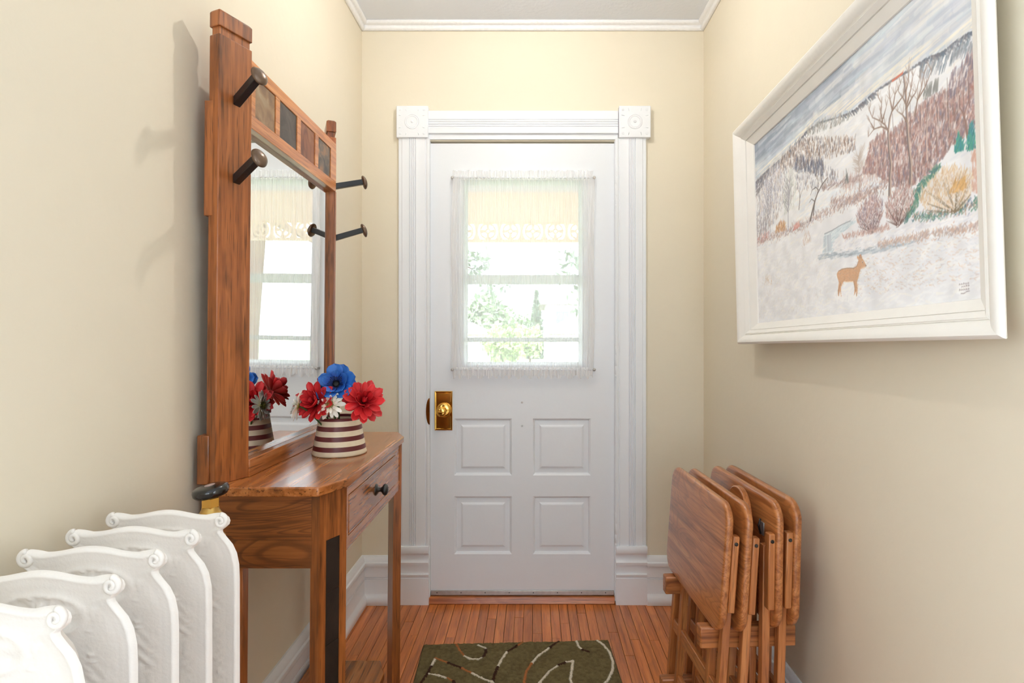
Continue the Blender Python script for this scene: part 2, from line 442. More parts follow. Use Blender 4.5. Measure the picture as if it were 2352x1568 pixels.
# crown moulding : two beaded rows of small leaves
def crown(name, p0, p1, inward, m0, m1):
    """runs from p0 to p1 along the wall; inward = unit vector into the room; m = mitre factor at the ends"""
    p0 = Vector(p0); p1 = Vector(p1); ln = (p1 - p0).length; ax = (p1 - p0).normalized(); inw = Vector(inward)
    prof = [(0,-.036),(.004,-.0375),(.010,-.036),(.014,-.031),(.0155,-.025),(.0135,-.0195),(.0135,-.017),(.020,-.0165),(.0265,-.014),(.030,-.0095),(.031,-.004),(.031,0),(0,0)]
    n = int(ln / 0.0042); mb = MB(); place = []
    for k in range(n + 1):
        s = k / n * ln
        a = 0.0007 * math.sin(s * 2*math.pi / 0.031 + math.sin(s*23)) ; b = 0.0006 * math.sin(s * 2*math.pi / 0.022 + 1 + math.sin(s*31))
        def fn(d, z, s=s, a=a, b=b):
            low = 1.0 if z < -.019 and d > 0.003 else 0.0
            hi = 1.0 if (z > -.0168 and z < -0.003 and d > 0.018) else 0.0
            sk = a * low * (1 + 0.6*math.sin(z*700 + s*190)) + b * hi * (1 + .5*math.sin(s*330))
            dd = d + sk
            t = min(max(s + (m0*dd if s < 0.06 else 0) - (m1*dd if s > ln - 0.06 else 0), 0), ln) if True else s
            # mitre : shrink the run linearly by the projection
            f = s / ln
            t = m0*dd*(1-f) + s - m1*dd*f
            q = p0 + ax*t + inw*dd
            return (q.x, q.y, ZC + z - sk*0.6)
        place.append(fn)
    mb.sweep(prof, place)
    return struct(add(name, mb, M['crown'], smooth=True))
crown('trim_1', (XL, D, 0), (XR, D, 0), (0,-1,0), 1, 1)
crown('trim_2', (XL, YO, 0), (XL, D, 0), (1,0,0), 0, 1)
crown('trim_3', (XR, YO, 0), (XR, D, 0), (-1,0,0), 0, 1)

# ------------------------------------------------------------------ door casing
cas = thing('trim_4', None, None, (-0.05, D, 0), kind='structure')
CW = 0.1385
def casing_profile():
    p = [(0,0),(0,.014),(.002,.016),(.016,.016),(.018,.021),(.046,.021)]
    for g in (.048,.0565,.065,.0735):
        p += [(g,.021),(g+.0012,.0172),(g+.0026,.0172),(g+.0038,.021),(g+.0060,.0222)]
    p += [(.084,.021),(.1185,.021),(.1205,.017),(.123,.0165),(.126,.021),(.133,.0225),(.1375,.020),(CW,.016),(CW,0)]
    return p
CP = casing_profile()
LXo, RXo = -0.6035, 0.5020
add('side_casing', MB().sweep(CP, [lambda w, d: (LXo + w, D - d, 0.262), lambda w, d: (LXo + w, D - d, 2.078)]), M['trim'], cas, auto=30)
add('side_casing', MB().sweep(CP, [lambda w, d: (RXo - w, D - d, 0.262), lambda w, d: (RXo - w, D - d, 2.078)]), M['trim'], cas, auto=30)
HP = [(0,0),(0,.018),(.004,.021),(.036,.021)]
for g in (.038,.0485,.059,.0695):
    HP += [(g,.021),(g+.0014,.0170),(g+.003,.0170),(g+.0044,.021),(g+.0072,.0222)]
HP += [(.083,.021),(.100,.021),(.1015,.010),(.124,.009),(.124,0)]
add('head_casing', MB().sweep(HP, [lambda w, d: (-0.470, D - d, 2.200 - w), lambda w, d: (0.376, D - d, 2.200 - w)]), M['trim'], cas, auto=30)

def corner_block(cx, cz):
    h = 0.0705
    o = add('corner_block', MB().box(cx-h, cx+h, D-.031, D, cz-h, cz+h), M['trim'], cas, bevel=0.003)
    f = D - .031
    m = MB()
    Mx = axis_matrix((cx, f, cz), (0,-1,0))
    m.lathe([(.0335,-.002),(.0335,.0016),(.0315,.0026),(.0295,.0016),(.0285,-.0005),(.0265,.0010),(.0245,.0018),(.0225,.0008),(.0215,-.002)], Mx, 40, caps=False)
    m.lathe([(.0065,-.002),(.006,.0012),(.004,.0026),(.0015,.0030),(.0001,.0030)], Mx, 20, caps=False)
    for k in range(4):              # little strokes round the boss
        a = math.pi/2*k
        for s in (-1, 1):
            c, sn = math.cos(a), math.sin(a)
            u0, v0 = .046, s*.026
            u1, v1 = .060, s*.029
            p0 = (cx + u0*c - v0*sn, f+.0002, cz + u0*sn + v0*c); p1 = (cx + u1*c - v1*sn, f+.0002, cz + u1*sn + v1*c)
            m.tube([p0, ((p0[0]+p1[0])/2, f-.0012, (p0[2]+p1[2])/2), p1], [.0006,.0019,.0006], 6)
        dx = .053*math.cos(a+math.pi/4)*1.41; dz = .053*math.sin(a+math.pi/4)*1.41
        m.lathe([(.0055,-.002),(.0055,.0010),(.004,.0018),(.003,.0008),(.0022,.0012),(.0008,.0016)], axis_matrix((cx+dx, f, cz+dz), (0,-1,0)), 16, caps=False)
    add('rosette', m, M['trim'], o, smooth=True)
corner_block(-0.5395, 2.1475); corner_block(0.4490, 2.1475)

PP = [(0,0),(.024,0),(.024,.118),(.020,.121),(.026,.130),(.026,.136),(.018,.138),(.018,.176),(.026,.178),(.028,.190),(.022,.197),(.0165,.206),(.0165,.218),(.021,.226),(.030,.231),(.032,.236),(.032,.256),(.029,.262),(0,.262)]
for x0, x1 in ((-0.6075, -0.468), (0.3655, 0.5045)):
    add('plinth_block', MB().sweep(PP, [lambda d, z, x=x0: (x, D - d, z), lambda d, z, x=x1: (x, D - d, z)]), M['trim'], cas, auto=38, bevel=0.0)
# jamb lining
add('door_jamb', MB().box(OX0, OX0+.0035, D-.010, D+T, .012, OZ1).box(OX1-.0035, OX1, D-.010, D+T, .012, OZ1).box(OX0+.0035, OX1-.0035, D+.052, D+T, 2.064, OZ1), M['trim'], cas)

thr = add('trim_5', MB().hexa([(-0.472,D-.018,0),(0.362,D-.018,0),(0.362,D+T+.05,0),(-0.472,D+T+.05,0)],[(-0.472,D-.010,.030),(0.362,D-.010,.030),(0.362,D+T+.05,.032),(-0.472,D+T+.05,.032)]), M['thresh'], bevel=0.003)
struct(thr)

# ------------------------------------------------------------------ the door
def wx(px): return (px - 1226.0) * D / FPX
def wz(py): return CZ - (py - 770.0) * D / FPX
door = thing('door_1', 'white panelled front door with a curtained glass pane', None, (-0.05, D + 0.004, 0.03), kind='structure')
yf = D + 0.004; yk = yf + 0.044
dx0, dx1, dz0, dz1 = -0.4640, 0.3615, 0.040, 2.0615
gx0, gx1, gz0, gz1 = wx(1062), wx(1341), wz(841), wz(411)
cols = [(wx(1043), wx(1175.5)), (wx(1224), wx(1357))]
rows = [(wz(1092), wz(961)), (wz(1273), wz(1140))]
db = MB()
db.box(dx0, gx0, yf, yk, gz0, dz1).box(gx1, dx1, yf, yk, gz0, dz1).box(gx0, gx1, yf, yk, gz1, dz1)
db.box(dx0, dx1, yf, yk, rows[0][1], gz0)
db.box(dx0, cols[0][0], yf, yk, dz0, rows[0][1]).box(cols[1][1], dx1, yf, yk, dz0, rows[0][1])
db.box(cols[0][1], cols[1][0], yf, yk, rows[1][0], rows[0][1])
for c0, c1 in cols:
    db.box(c0, c1, yf, yk, rows[1][1], rows[0][0])
db.box(cols[0][0], cols[1][1], yf, yk, dz0, rows[1][0])
add('door_slab', db, M['door'], door)
for (c0, c1) in cols:
    for (z0, z1) in rows:
        m = MB()
        # sloping sticking round the opening, then the raised field
        def ring(i, y): return [(c0+i, y, z0+i), (c1-i, y, z0+i), (c1-i, y, z1-i), (c0+i, y, z1-i)]
        R = [ring(0, yf+.0005), ring(.006, yf+.005), ring(.010, yf+.0125), ring(.030, yf+.0105), ring(.036, yf+.006), ring(.040, yf+.0045)]
        vs = [q for r_ in R for q in r_]; fs = []
        for k in range(len(R)-1):
            for j in range(4): fs.append((k*4+j, k*4+(j+1)%4, (k+1)*4+(j+1)%4, (k+1)*4+j))
        fs.append(tuple(range((len(R)-1)*4, len(R)*4)))
        m._add(vs, fs)
        add('panel', m, M['door'], door)
# glazing bead and pane
bead = MB()
for i in range(4):
    pass
def frame_boxes(m, x0, x1, z0, z1, w, y0, y1):
    return m.box(x0, x0+w, y0, y1, z0, z1).box(x1-w, x1, y0, y1, z0, z1).box(x0+w, x1-w, y0, y1, z0, z0+w).box(x0+w, x1-w, y0, y1, z1-w, z1)
frame_boxes(bead, gx0, gx1, gz0, gz1, .005, yf+.012, yf+.034)
add('glazing_bead', bead, M['door'], door)
add('pane', MB().box(gx0+.005, gx1-.005, yf+.020, yf+.024, gz0+.005, gz1-.005), M['glass'], door)
# metal sweep
sw = add('door_sweep', MB().box(dx0+.002, dx1-.002, yf-.006, yf+.030, .034, .055), M['alu'], door, bevel=.002)
for k in range(8):
    add('screw', MB().lathe([(.0025,0),(.0022,.001),(.0005,.0012)], axis_matrix((dx0+.03+k*.108, yf-.006, .046), (0,-1,0)), 10), M['iron'], sw)
# lock plate and knob
plx0, plx1, plz0, plz1 = wx(998), wx(1039), wz(988), wz(898)
pl = MB()
def rct(i, y): return [(plx0+i, y, plz0+i), (plx1-i, y, plz0+i), (plx1-i, y, plz1-i), (plx0+i, y, plz1-i)]
R = [rct(0, yf), rct(0, yf-.003), rct(.002, yf-.0045), rct(.007, yf-.0040), rct(.009, yf-.0025)]
vs = [q for r_ in R for q in r_]; fs = []
for k in range(len(R)-1):
    for j in range(4): fs.append((k*4+j, k*4+(j+1)%4, (k+1)*4+(j+1)%4, (k+1)*4+j))
fs.append(tuple(range((len(R)-1)*4, len(R)*4)))
pl._add(vs, fs)
plate = add('lock_plate', pl, M['brass'], door)
plate['label'] = 'polished brass lock plate'
kx, kz = wx(1019.5), wz(941)
add('lock_rose', MB().lathe([(.033,.0),(.033,.006),(.031,.010),(.026,.012),(.022,.013),(.0005,.0135)], axis_matrix((kx, yf-.003, kz), (0,-1,0)), 40), M['brass'], plate, smooth=True)
tk = MB().lathe([(.010,0),(.010,.012),(.017,.018),(.0215,.024),(.0225,.030),(.0205,.035),(.012,.0365),(.0005,.0368)], axis_matrix((kx-.006, yf-.014, kz-.004), (0,-1,0)), 36)
add('knob', tk, M['brass'], plate, smooth=True)
add('thumb_turn', MB().box(kx-.022, kx+.010, yf-.060, yf-.049, kz-.0065, kz-.0015), M['brass'], plate, bevel=.002)
# curved brass strike on the jamb edge
stm = MB()
prof = []
for k in range(13):
    a = math.pi*k/12
    prof.append((wx(988.5) - .0155*math.sin(a), wz(943) + .059*math.cos(a)))
prof += [(wx(988.5)+.001, wz(943)-.059), (wx(988.5)+.001, wz(943)+.059)]
stm.sweep(prof, [lambda a, b: (a, D-.0235, b), lambda a, b: (a, D-.0205, b)])
sk = add('strike_plate', stm, M['brass'], cas)
sk['label'] = 'curved brass strike plate'
# hinges
for zc in (wz(437), wz(827), wz(1211)):
    hx = wx(1414.5)
    m = MB().lathe([(.0025,-.078),(.0058,-.076),(.0066,-.071),(.0055,-.066),(.0042,-.064),(.0066,-.062),(.0066,-.026),(.0060,-.0255),(.0060,-.0245),(.0066,-.024),(.0066,.024),(.0060,.0245),(.0060,.0255),(.0066,.026),(.0066,.062),(.0042,.064),(.0055,.066),(.0066,.071),(.0058,.076),(.0025,.078)],
                   axis_matrix((hx, D-.016, zc), (0,0,1)), 18)
    add('hinge', m, M['trim'], door, smooth=True)
for py in (924, 978):
    add('screw', MB().lathe([(.0048,0),(.0046,.0012),(.0032,.0019),(.0018,.0014),(.0003,.0009)], axis_matrix((wx(1199), yf, wz(py)), (0,-1,0)), 16), M['alu'], door, smooth=True)

# ------------------------------------------------------------------ sheer curtain on two rods
cur = thing('curtain', 'sheer white gathered curtain stretched between two rods over the door glass', 'curtain', (wx(1201), D - 0.020, wz(630)))
cx0, cx1 = wx(1041), wx(1361)
ztop, zbot = wz(411), wz(848)
yr = D - 0.020
for z in (ztop, zbot):
    rod = add('curtain_rod', MB().tube([(wx(1040), yr, z), (wx(1364), yr, z)], .0040, 10), M['trim'], cur, smooth=True)
    for x in (wx(1040.5), wx(1363.5)):
        add('rod_end', MB().lathe([(.0062,-.004),(.0068,0),(.0068,.004),(.005,.006),(.0005,.0065)], axis_matrix((x, yr-.002, z), (0,-1,0)), 14), M['alu'], rod, smooth=True)
        add('rod_bracket', MB().box(x-.004, x+.004, yr, yf, z-.005, z+.005), M['alu'], rod)
NX, NZ = 420, 70
cr = random.Random(3)
ph = [cr.uniform(0, 6.28) for _ in range(12)]
def fold(s, q):
    """pleat offset; s across 0..1, q along 0..1 (down)"""
    a = 0.0
    drift = 0.010*math.sin(q*3.1*1.0 + s*9) 
    ss = s + drift*0.5
    for k, (fq, am) in enumerate(((23, .9), (37, .8), (61, .7), (88, .55), (131, .35))):
        a += am*math.sin(2*math.pi*fq*ss + ph[k] + 0.9*math.sin(5*q + ph[k+5]))
    g = 0.55 + 0.45*abs(2*q-1)**3          # tighter near the rods
    return a*g
v = []; f = []
for j in range(NZ+1):
    q = j/NZ; z = ztop + (zbot-ztop)*q
    bow = 0.006*math.sin(math.pi*q)
    for i in range(NX+1):
        s = i/NX
        x = (cx0 - bow) + (cx1 - cx0 + 2*bow)*s
        edge = min(s, 1-s)
        y = yr - .0005 + 0.0021*fold(s, q) + (0.003*math.sin(math.pi*q))
        v.append((x, y, z))
for j in range(NZ):
    for i in range(NX):
        a = j*(NX+1)+i; f.append((a, a+1, a+NX+2, a+NX+1))
m = MB(); m._add(v, f)
add('curtain_panel', m, M['sheer'], cur, smooth=True)
# gathered heading and hem beyond the rods
def ruffle(name, za, zb, flare, seed, wave):
    r2 = random.Random(seed); p_ = [r2.uniform(0, 6.28) for _ in range(8)]
    v = []; f = []; n = 420; k = 10
    for j in range(k+1):
        q = j/k
        for i in range(n+1):
            s = i/n
            a = math.sin(2*math.pi*31*s + p_[0] + 1.3*math.sin(2*math.pi*4*s+p_[1])) + .7*math.sin(2*math.pi*53*s + p_[2]) + .5*math.sin(2*math.pi*83*s+p_[3])
            x = cx0 + (cx1-cx0)*s
            zz = za + (zb-za)*q*(1 + wave*0.22*math.sin(2*math.pi*17*s + p_[4] + 2*math.sin(2*math.pi*3*s)))
            v.append((x, yr - .003 + a*(.0016 + flare*q) , zz))
    for j in range(k):
        for i in range(n):
            a = j*(n+1)+i; f.append((a, a+1, a+n+2, a+n+1))
    m = MB(); m._add(v, f)
    return add(name, m, M['hem' if name == 'hem_ruffle' else 'ruffle'], cur, smooth=True)
ruffle('heading_ruffle', ztop - .010, ztop + .031, .0012, 4, 0.25)
ruffle('hem_ruffle', zbot + .010, zbot - .033, .0026, 8, 0.9)
# side hems : doubled cloth
for xa, xb in ((cx0 - .004, cx0 + .020), (cx1 - .020, cx1 + .004)):
    v = []; f = []
    for j in range(41):
        q = j/40
        for i in range(13):
            s = i/12
            v.append((xa + (xb-xa)*s + .004*math.sin(9*q+xa*30), yr - .006 + .0018*math.sin(s*9 + q*6) + .003*math.sin(math.pi*q), ztop + (zbot-ztop)*q))
    for j in range(40):
        for i in range(12):
            a = j*13+i; f.append((a, a+1, a+14, a+13))
    m = MB(); m._add(v, f)
    add('side_hem', m, M['ruffle'], cur, smooth=True)

# ------------------------------------------------------------------ hall tree
ZT = 0.864
def lean(x, y, z):
    x2 = x + 0.0085*(z - ZT)
    z2 = z - (0.022*(y - 1.311)/0.68*(z - ZT)/1.07 if z > ZT else 0)
    return (x2, y, z2)
tree = thing('hall_tree', 'tall oak hall tree with mirror, slate tiles, spike hooks and one drawer', 'hall tree', (-0.59, 1.67, 0))
def tadd(name, mb, mat, parent=None, **k):
    return add(name, mb.warp(lean), mat, parent or tree, **k)

# table top : chamfered front corners
TT = [(-0.742,1.297),(-0.475,1.297),(-0.4356,1.384),(-0.4327,1.958),(-0.4714,2.047),(-0.742,2.047)]
tadd('table_top', MB().prism(TT, ZT-.0215, ZT), M['oakY'], bevel=0.0035, seg=3)

# posts : boards turned towards the room, with a grooved cap
def post(Lx, Ly, Rx, Ry, sgn, ztop):
    d = Vector((Rx-Lx, Ry-Ly, 0)); w = d.length; d.normalize()
    n = Vector((d.y, -d.x, 0)) * sgn
    b = -n
    def P(u, t, z): q = Vector((Lx, Ly, 0)) + d*u + b*t; return (q.x, q.y, z)
    th = 0.031
    def slab(m, i, z0, z1, o=0.0):
        m.hexa([P(i,i,z0),P(w-i,i,z0),P(w-i,th-i,z0),P(i,th-i,z0)], [P(i+o,i+o,z1),P(w-i-o,i+o,z1),P(w-i-o,th-i-o,z1),P(i+o,th-i-o,z1)])
    po = MB(); slab(po, 0, ZT, ztop-.058)
    o = tadd('post', po, M['oakZ'], bevel=0.0022)
    nk = MB(); slab(nk, .0042, ztop-.058, ztop-.040)
    tadd('neck', nk, M['oakZ'], o)
    cp = MB(); slab(cp, 0, ztop-.040, ztop-.006); slab(cp, 0.0, ztop-.006, ztop, .006)
    tadd('cap', cp, M['oakZ'], o, bevel=0.0016)
    return o, P, n, w
pn, PN, nn, wn_ = post(-0.7105, 1.311, -0.675, 1.392, 1, 1.933)
pf, PF, nf, wf_ = post(-0.699, 2.030, -0.664, 1.950, -1, 1.933)
# blocks behind the near post, against the wall
tadd('wall_block', MB().box(-0.746, -0.716, 1.318, 1.345, 1.468, 1.727), M['oakZ'], bevel=.002)
tadd('wall_block', MB().box(-0.756, -0.728, 1.316, 1.345, ZT, 0.975), M['oakZ'], bevel=.003)
tadd('wall_block', MB().box(-0.738, -0.705, 2.002, 2.028, 1.468, 1.727), M['oakZ'], bevel=.002)

# mirror frame between the posts
def xr(y, base=-0.675): return base + 0.011*(y-1.39)/0.56
def ybox(y0, y1, z0, z1, front, back):
    return MB().hexa([(xr(y0,front),y0,z0),(xr(y1,front),y1,z0),(xr(y1,back),y1,z0),(xr(y0,back),y0,z0)],[(xr(y0,front),y0,z1),(xr(y1,front),y1,z1),(xr(y1,back),y1,z1),(xr(y0,back),y0,z1)])
Y0, Y1 = 1.390, 1.952
tr_ = tadd('top_rail', ybox(Y0, Y1, 1.692, 1.7245, -0.675, -0.699), M['oakRail'], bevel=.0012)
tadd('top_rail_cap', ybox(Y0, Y1, 1.822, 1.853, -0.675, -0.699), M['oakRail'], tr_, bevel=.0016)
tiles = [(1.4086,1.5150),(1.5386,1.6460),(1.6700,1.7745),(1.7995,1.9030)]
edges = [Y0] + [q for t_ in tiles for q in t_] + [Y1]
for k in range(0, 10, 2):
    tadd('muntin', ybox(edges[k], edges[k+1], 1.7245, 1.822, -0.675, -0.699), M['oakRail'], tr_)
for k, (a, b) in enumerate(tiles):
    o = tadd('slate_tile', ybox(a+.0012, b-.0012, 1.7258, 1.8208, -0.6775, -0.695), M['slate%d' % (k+1)], tr_)
    o['label'] = ['mottled tan slate tile', 'smooth charcoal slate tile', 'rust brown slate tile', 'grey and copper slate tile'][k]
tadd('bottom_rail', ybox(Y0, Y1, ZT+.0005, 0.906, -0.672, -0.697), M['oakY'], bevel=.0016)
tadd('side_stile', ybox(Y0-.004, Y0+.004, 0.906, 1.692, -0.680, -0.700), M['oakZ'])
tadd('side_stile', ybox(Y1-.004, Y1+.006, 0.906, 1.692, -0.676, -0.700), M['oakZ'])
tadd('back_panel', ybox(Y0, Y1, ZT+.0005, 1.85, -0.7000, -0.706), M['oakZ'])
# mirror with a bevelled border
mz0, mz1 = 0.9065, 1.6915
def mp(y, z, off): return (xr(y, -0.6925) + off, y, z)
bw = 0.016
v = [mp(Y0+.004, mz0, -.0022), mp(Y1-.004, mz0, -.0022), mp(Y1-.004, mz1, -.0022), mp(Y0+.004, mz1, -.0022),
     mp(Y0+.004+bw, mz0+bw, 0), mp(Y1-.004-bw, mz0+bw, 0), mp(Y1-.004-bw, mz1-bw, 0), mp(Y0+.004+bw, mz1-bw, 0)]
b4 = [(p[0]-.004 if i < 4 else p[0], p[1], p[2]) for i, p in enumerate(v[:4])]
m = MB(); m._add(v + b4, [(0,1,5,4),(1,2,6,5),(2,3,7,6),(3,0,4,7),(4,5,6,7),(8,9,1,0),(9,10,2,1),(10,11,3,2),(11,8,0,3),(11,10,9,8)])
tadd('mirror', m, M['mirror'])['label'] = 'bevelled mirror reflecting the door'

# railway-spike hooks : square shank, domed oblong head
def hook(base, head):
    base = Vector(base); head = Vector(head); d = (head-base).normalized()
    side = d.cross(Vector((0,0,1))).normalized(); up = side.cross(d).normalized()
    m = MB(); s = 0.0092
    c = [(-1,-1),(1,-1),(1,1),(-1,1)]
    b0 = base - d*0.012
    m.hexa([b0 + side*a*s + up*b_*s for a, b_ in c], [head + side*a*s*.95 + up*b_*s*.95 for a, b_ in c])
    o = add('hook', m, M['iron'], tree, bevel=.0015)
    Mx = Matrix.Translation(head - d*0.002) @ Matrix((side, up, d)).transposed().to_4x4()
    prof = [(.0001,-.0035),(.0105,-.0035),(.0150,-.0010),(.0168,.0022),(.0158,.0058),(.0115,.0098),(.006,.0118),(.0001,.0124)]
    h = MB().lathe(prof, Matrix.Identity(4), 28, caps=False)
    h.v = [tuple(Mx @ Vector((p[0]*1.12, p[1]*1.42 - .002, p[2] - 9*(p[1]**2)*.6))) for p in h.v]
    add('hook_head', h, M['bronze'], o, smooth=True)
hook((-0.6885, 1.357, 1.735), (-0.612, 1.309, 1.778))
hook((-0.6885, 1.357, 1.557), (-0.612, 1.309, 1.596))
hook((-0.671, 1.989, 1.703), (-0.584, 2.022, 1.727))
hook((-0.673, 1.989, 1.528), (-0.585, 2.022, 1.562))

# legs, apron, drawer, shelf
def leg(Ax, Ay, Bx, By, sgn):
    d = Vector((Bx-Ax, By-Ay, 0)); w = d.length; d.normalize(); b = -Vector((d.y, -d.x, 0))*sgn
    def P(u, t, z): q = Vector((Ax, Ay, 0)) + d*u + b*t; return (q.x, q.y, z)
    th = .026; z1 = ZT-.0215
    m = MB()
    s0, s1, st = .0205, w-.0215, 0.735       # recess for the slate strip
    m.hexa([P(0,0,0),P(s0,0,0),P(s0,th,0),P(0,th,0)],[P(0,0,z1),P(s0,0,z1),P(s0,th,z1),P(0,th,z1)])
    m.hexa([P(s1,0,0),P(w,0,0),P(w,th,0),P(s1,th,0)],[P(s1,0,z1),P(w,0,z1),P(w,th,z1),P(s1,th,z1)])
    m.hexa([P(s0,.003,0),P(s1,.003,0),P(s1,th,0),P(s0,th,0)],[P(s0,.003,st),P(s1,.003,st),P(s1,th,st),P(s0,th,st)])
    m.hexa([P(s0,0,st),P(s1,0,st),P(s1,th,st),P(s0,th,st)],[P(s0,0,z1),P(s1,0,z1),P(s1,th,z1),P(s0,th,z1)])
    m.hexa([P(s0,0,0),P(s1,0,0),P(s1,.003,0),P(s0,.003,0)],[P(s0,0,.025),P(s1,0,.025),P(s1,.003,.025),P(s0,.003,.025)])
    o = tadd('front_leg', m, M['oakZ'])
    zz = st
    while zz > .03:
        z0 = max(.0265, zz-.1195)
        tl_ = MB().hexa([P(s0+.0006,.0012,z0),P(s1-.0006,.0012,z0),P(s1-.0006,.0030,z0),P(s0+.0006,.0030,z0)],[P(s0+.0006,.0012,zz-.0012),P(s1-.0006,.0012,zz-.0012),P(s1-.0006,.0030,zz-.0012),P(s0+.0006,.0030,zz-.0012)])
        tadd('slate_tile', tl_, M['slateleg'], o)
        zz -= .1195
    return o
leg(-0.477, 1.311, -0.4415, 1.3894, 1)
leg(-0.4740, 2.0320, -0.4385, 1.9536, -1)
tadd('rear_leg', MB().box(-0.735, -0.657, 1.330, 1.358, 0, ZT-.0215), M['oakZ'], bevel=.0015)
tadd('rear_leg', MB().box(-0.735, -0.657, 1.986, 2.014, 0, ZT-.0215), M['oakZ'], bevel=.0015)
for ya, yb in ((1.321, 1.3295), (2.0145, 2.023)):
    tadd('side_board', MB().box(-0.735, -0.492, ya, yb, 0.7405, ZT-.0215), M['oakX'])
    tadd('side_board', MB().box(-0.735, -0.492, ya-.0005, yb+.0003, 0.676, 0.7400), M['oakX'])
xa = -0.4440
tadd('apron', MB().box(xa-.020, xa, 1.3895, 1.9530, 0.689, 0.7185).box(xa-.020, xa, 1.3895, 1.9530, 0.8175, ZT-.0215)
     .box(xa-.020, xa, 1.3895, 1.4090, 0.7185, 0.8175).box(xa-.020, xa, 1.8880, 1.9530, 0.7185, 0.8175), M['oakY'])
dr = tadd('drawer', MB().box(xa-.25, xa+.0015, 1.4115, 1.8855, 0.7208, 0.8155), M['oakY'], bevel=.0016)
add('knob', MB().lathe([(.0165,-.001),(.0165,.002),(.0135,.0045),(.0068,.007),(.0060,.014),(.0085,.018),(.0140,.0215),(.0165,.0265),(.0150,.0310),(.0080,.0345),(.0001,.0352)], axis_matrix((xa+.0005, 1.650, 0.7665), (1,0,0)), 28), M['iron'], dr, smooth=True)
SH = [(-0.650,1.365),(-0.508,1.365),(-0.4785,1.440),(-0.4785,1.905),(-0.512,1.982),(-0.650,1.982)]
tadd('lower_shelf', MB().prism(SH, .082, .104), M['oakY'], bevel=.002)
tadd('shelf_rail', MB().box(-0.735, -0.650, 1.3585, 1.9855, .060, .104), M['oakY'])

# ------------------------------------------------------------------ striped vase and its flowers
VX, VY, VZ = -0.554, 1.677, ZT
m, t, p, out = nt('striped_glaze')
N = t.nodes.new; L = t.links.new
tc = N('ShaderNodeTexCoord'); sx = N('ShaderNodeSeparateXYZ'); L(tc.outputs['Object'], sx.inputs[0])
a1 = N('ShaderNodeMath'); a1.operation = 'ADD'; a1.inputs[1].default_value = 0.0128; L(sx.outputs['Z'], a1.inputs[0])
a2 = N('ShaderNodeMath'); a2.operation = 'DIVIDE'; a2.inputs[1].default_value = 0.0273; L(a1.outputs[0], a2.inputs[0])
a3 = N('ShaderNodeMath'); a3.operation = 'FRACT'; L(a2.outputs[0], a3.inputs[0])
a4 = N('ShaderNodeMath'); a4.operation = 'LESS_THAN'; a4.inputs[1].default_value = 0.47; L(a3.outputs[0], a4.inputs[0])
cn = N('ShaderNodeTexNoise'); cn.inputs['Scale'].default_value = 60; L(tc.outputs['Object'], cn.inputs['Vector'])
cr_ = N('ShaderNodeValToRGB'); cr_.color_ramp.elements[0].color = sr(222, 204, 170); cr_.color_ramp.elements[1].color = sr(240, 230, 206); L(cn.outputs['Fac'], cr_.inputs[0])
mx = N('ShaderNodeMix'); mx.data_type = 'RGBA'; L(a4.outputs[0], mx.inputs['Factor']); L(cr_.outputs[0], mx.inputs['A']); mx.inputs['B'].default_value = sr(96, 26, 30)
L(mx.outputs['Result'], p.inputs['Base Color']); p.inputs['Roughness'].default_value = 0.42
M['stripe'] = m
prof = [(.0001,.002),(.070,.002),(.0745,.0005),(.0755,.004),(.0735,.010),(.0645,.058),(.0590,.090),(.0575,.1025),(.0560,.1045),(.0545,.1025),(.0555,.090),(.060,.058),(.066,.012),(.0001,.011)]
vase = add('vase', MB().lathe(prof, Matrix.Identity(4), 56, caps=False), M['stripe'], smooth=True)
vase.location = (VX, VY, VZ + .0004)
tag(vase, 'tapered vase with cream and maroon stripes on the hall tree table', 'vase')

def petal_mesh(name, ln, wd, curl, cup, tip=1.0, n=9, k=7, ripple=0.0, base=0.25, thick=0.0007):
    """petal along +x, bending up (+z)"""
    vt = []; 
    for j in range(n+1):
        q = j/n
        ww = wd*(base + (1-base)*math.sin(min(q*1.25, 1)*math.pi/2))*(math.sqrt(max(0, 1-max(0, (q-.55)/.45)**(2.2*tip))) if q > .55 else 1)
        ang = curl*q
        x = ln*(math.sin(ang)/ang if abs(curl) > 1e-3 and ang else 1)*q; z = ln*q*(1-math.cos(ang))/ang if ang else 0
        for i in range(k+1):
            s = 2*i/k - 1
            vt.append((x, s*ww, z + cup*ww*s*s*1.0 + ripple*math.sin(s*5+q*7)*q))
    fs = []
    w = k+1
    for j in range(n):
        for i in range(k):
            a = j*w+i; fs.append((a, a+1, a+w+1, a+w))
    nb = len(vt)
    vt2 = vt + [(x, y, z-thick) for x, y, z in vt]
    fs2 = fs + [(d+nb, c+nb, b+nb, a+nb) for a, b, c, d in fs]
    rim = [i for i in range(w)] + [j*w+k for j in range(1, n+1)] + [n*w+i for i in range(k-1, -1, -1)] + [j*w for j in range(n-1, 0, -1)]
    for a, b in zip(rim, rim[1:]+rim[:1]): fs2.append((a, b, b+nb, a+nb))
    return make_mesh(name, vt2, fs2, True)

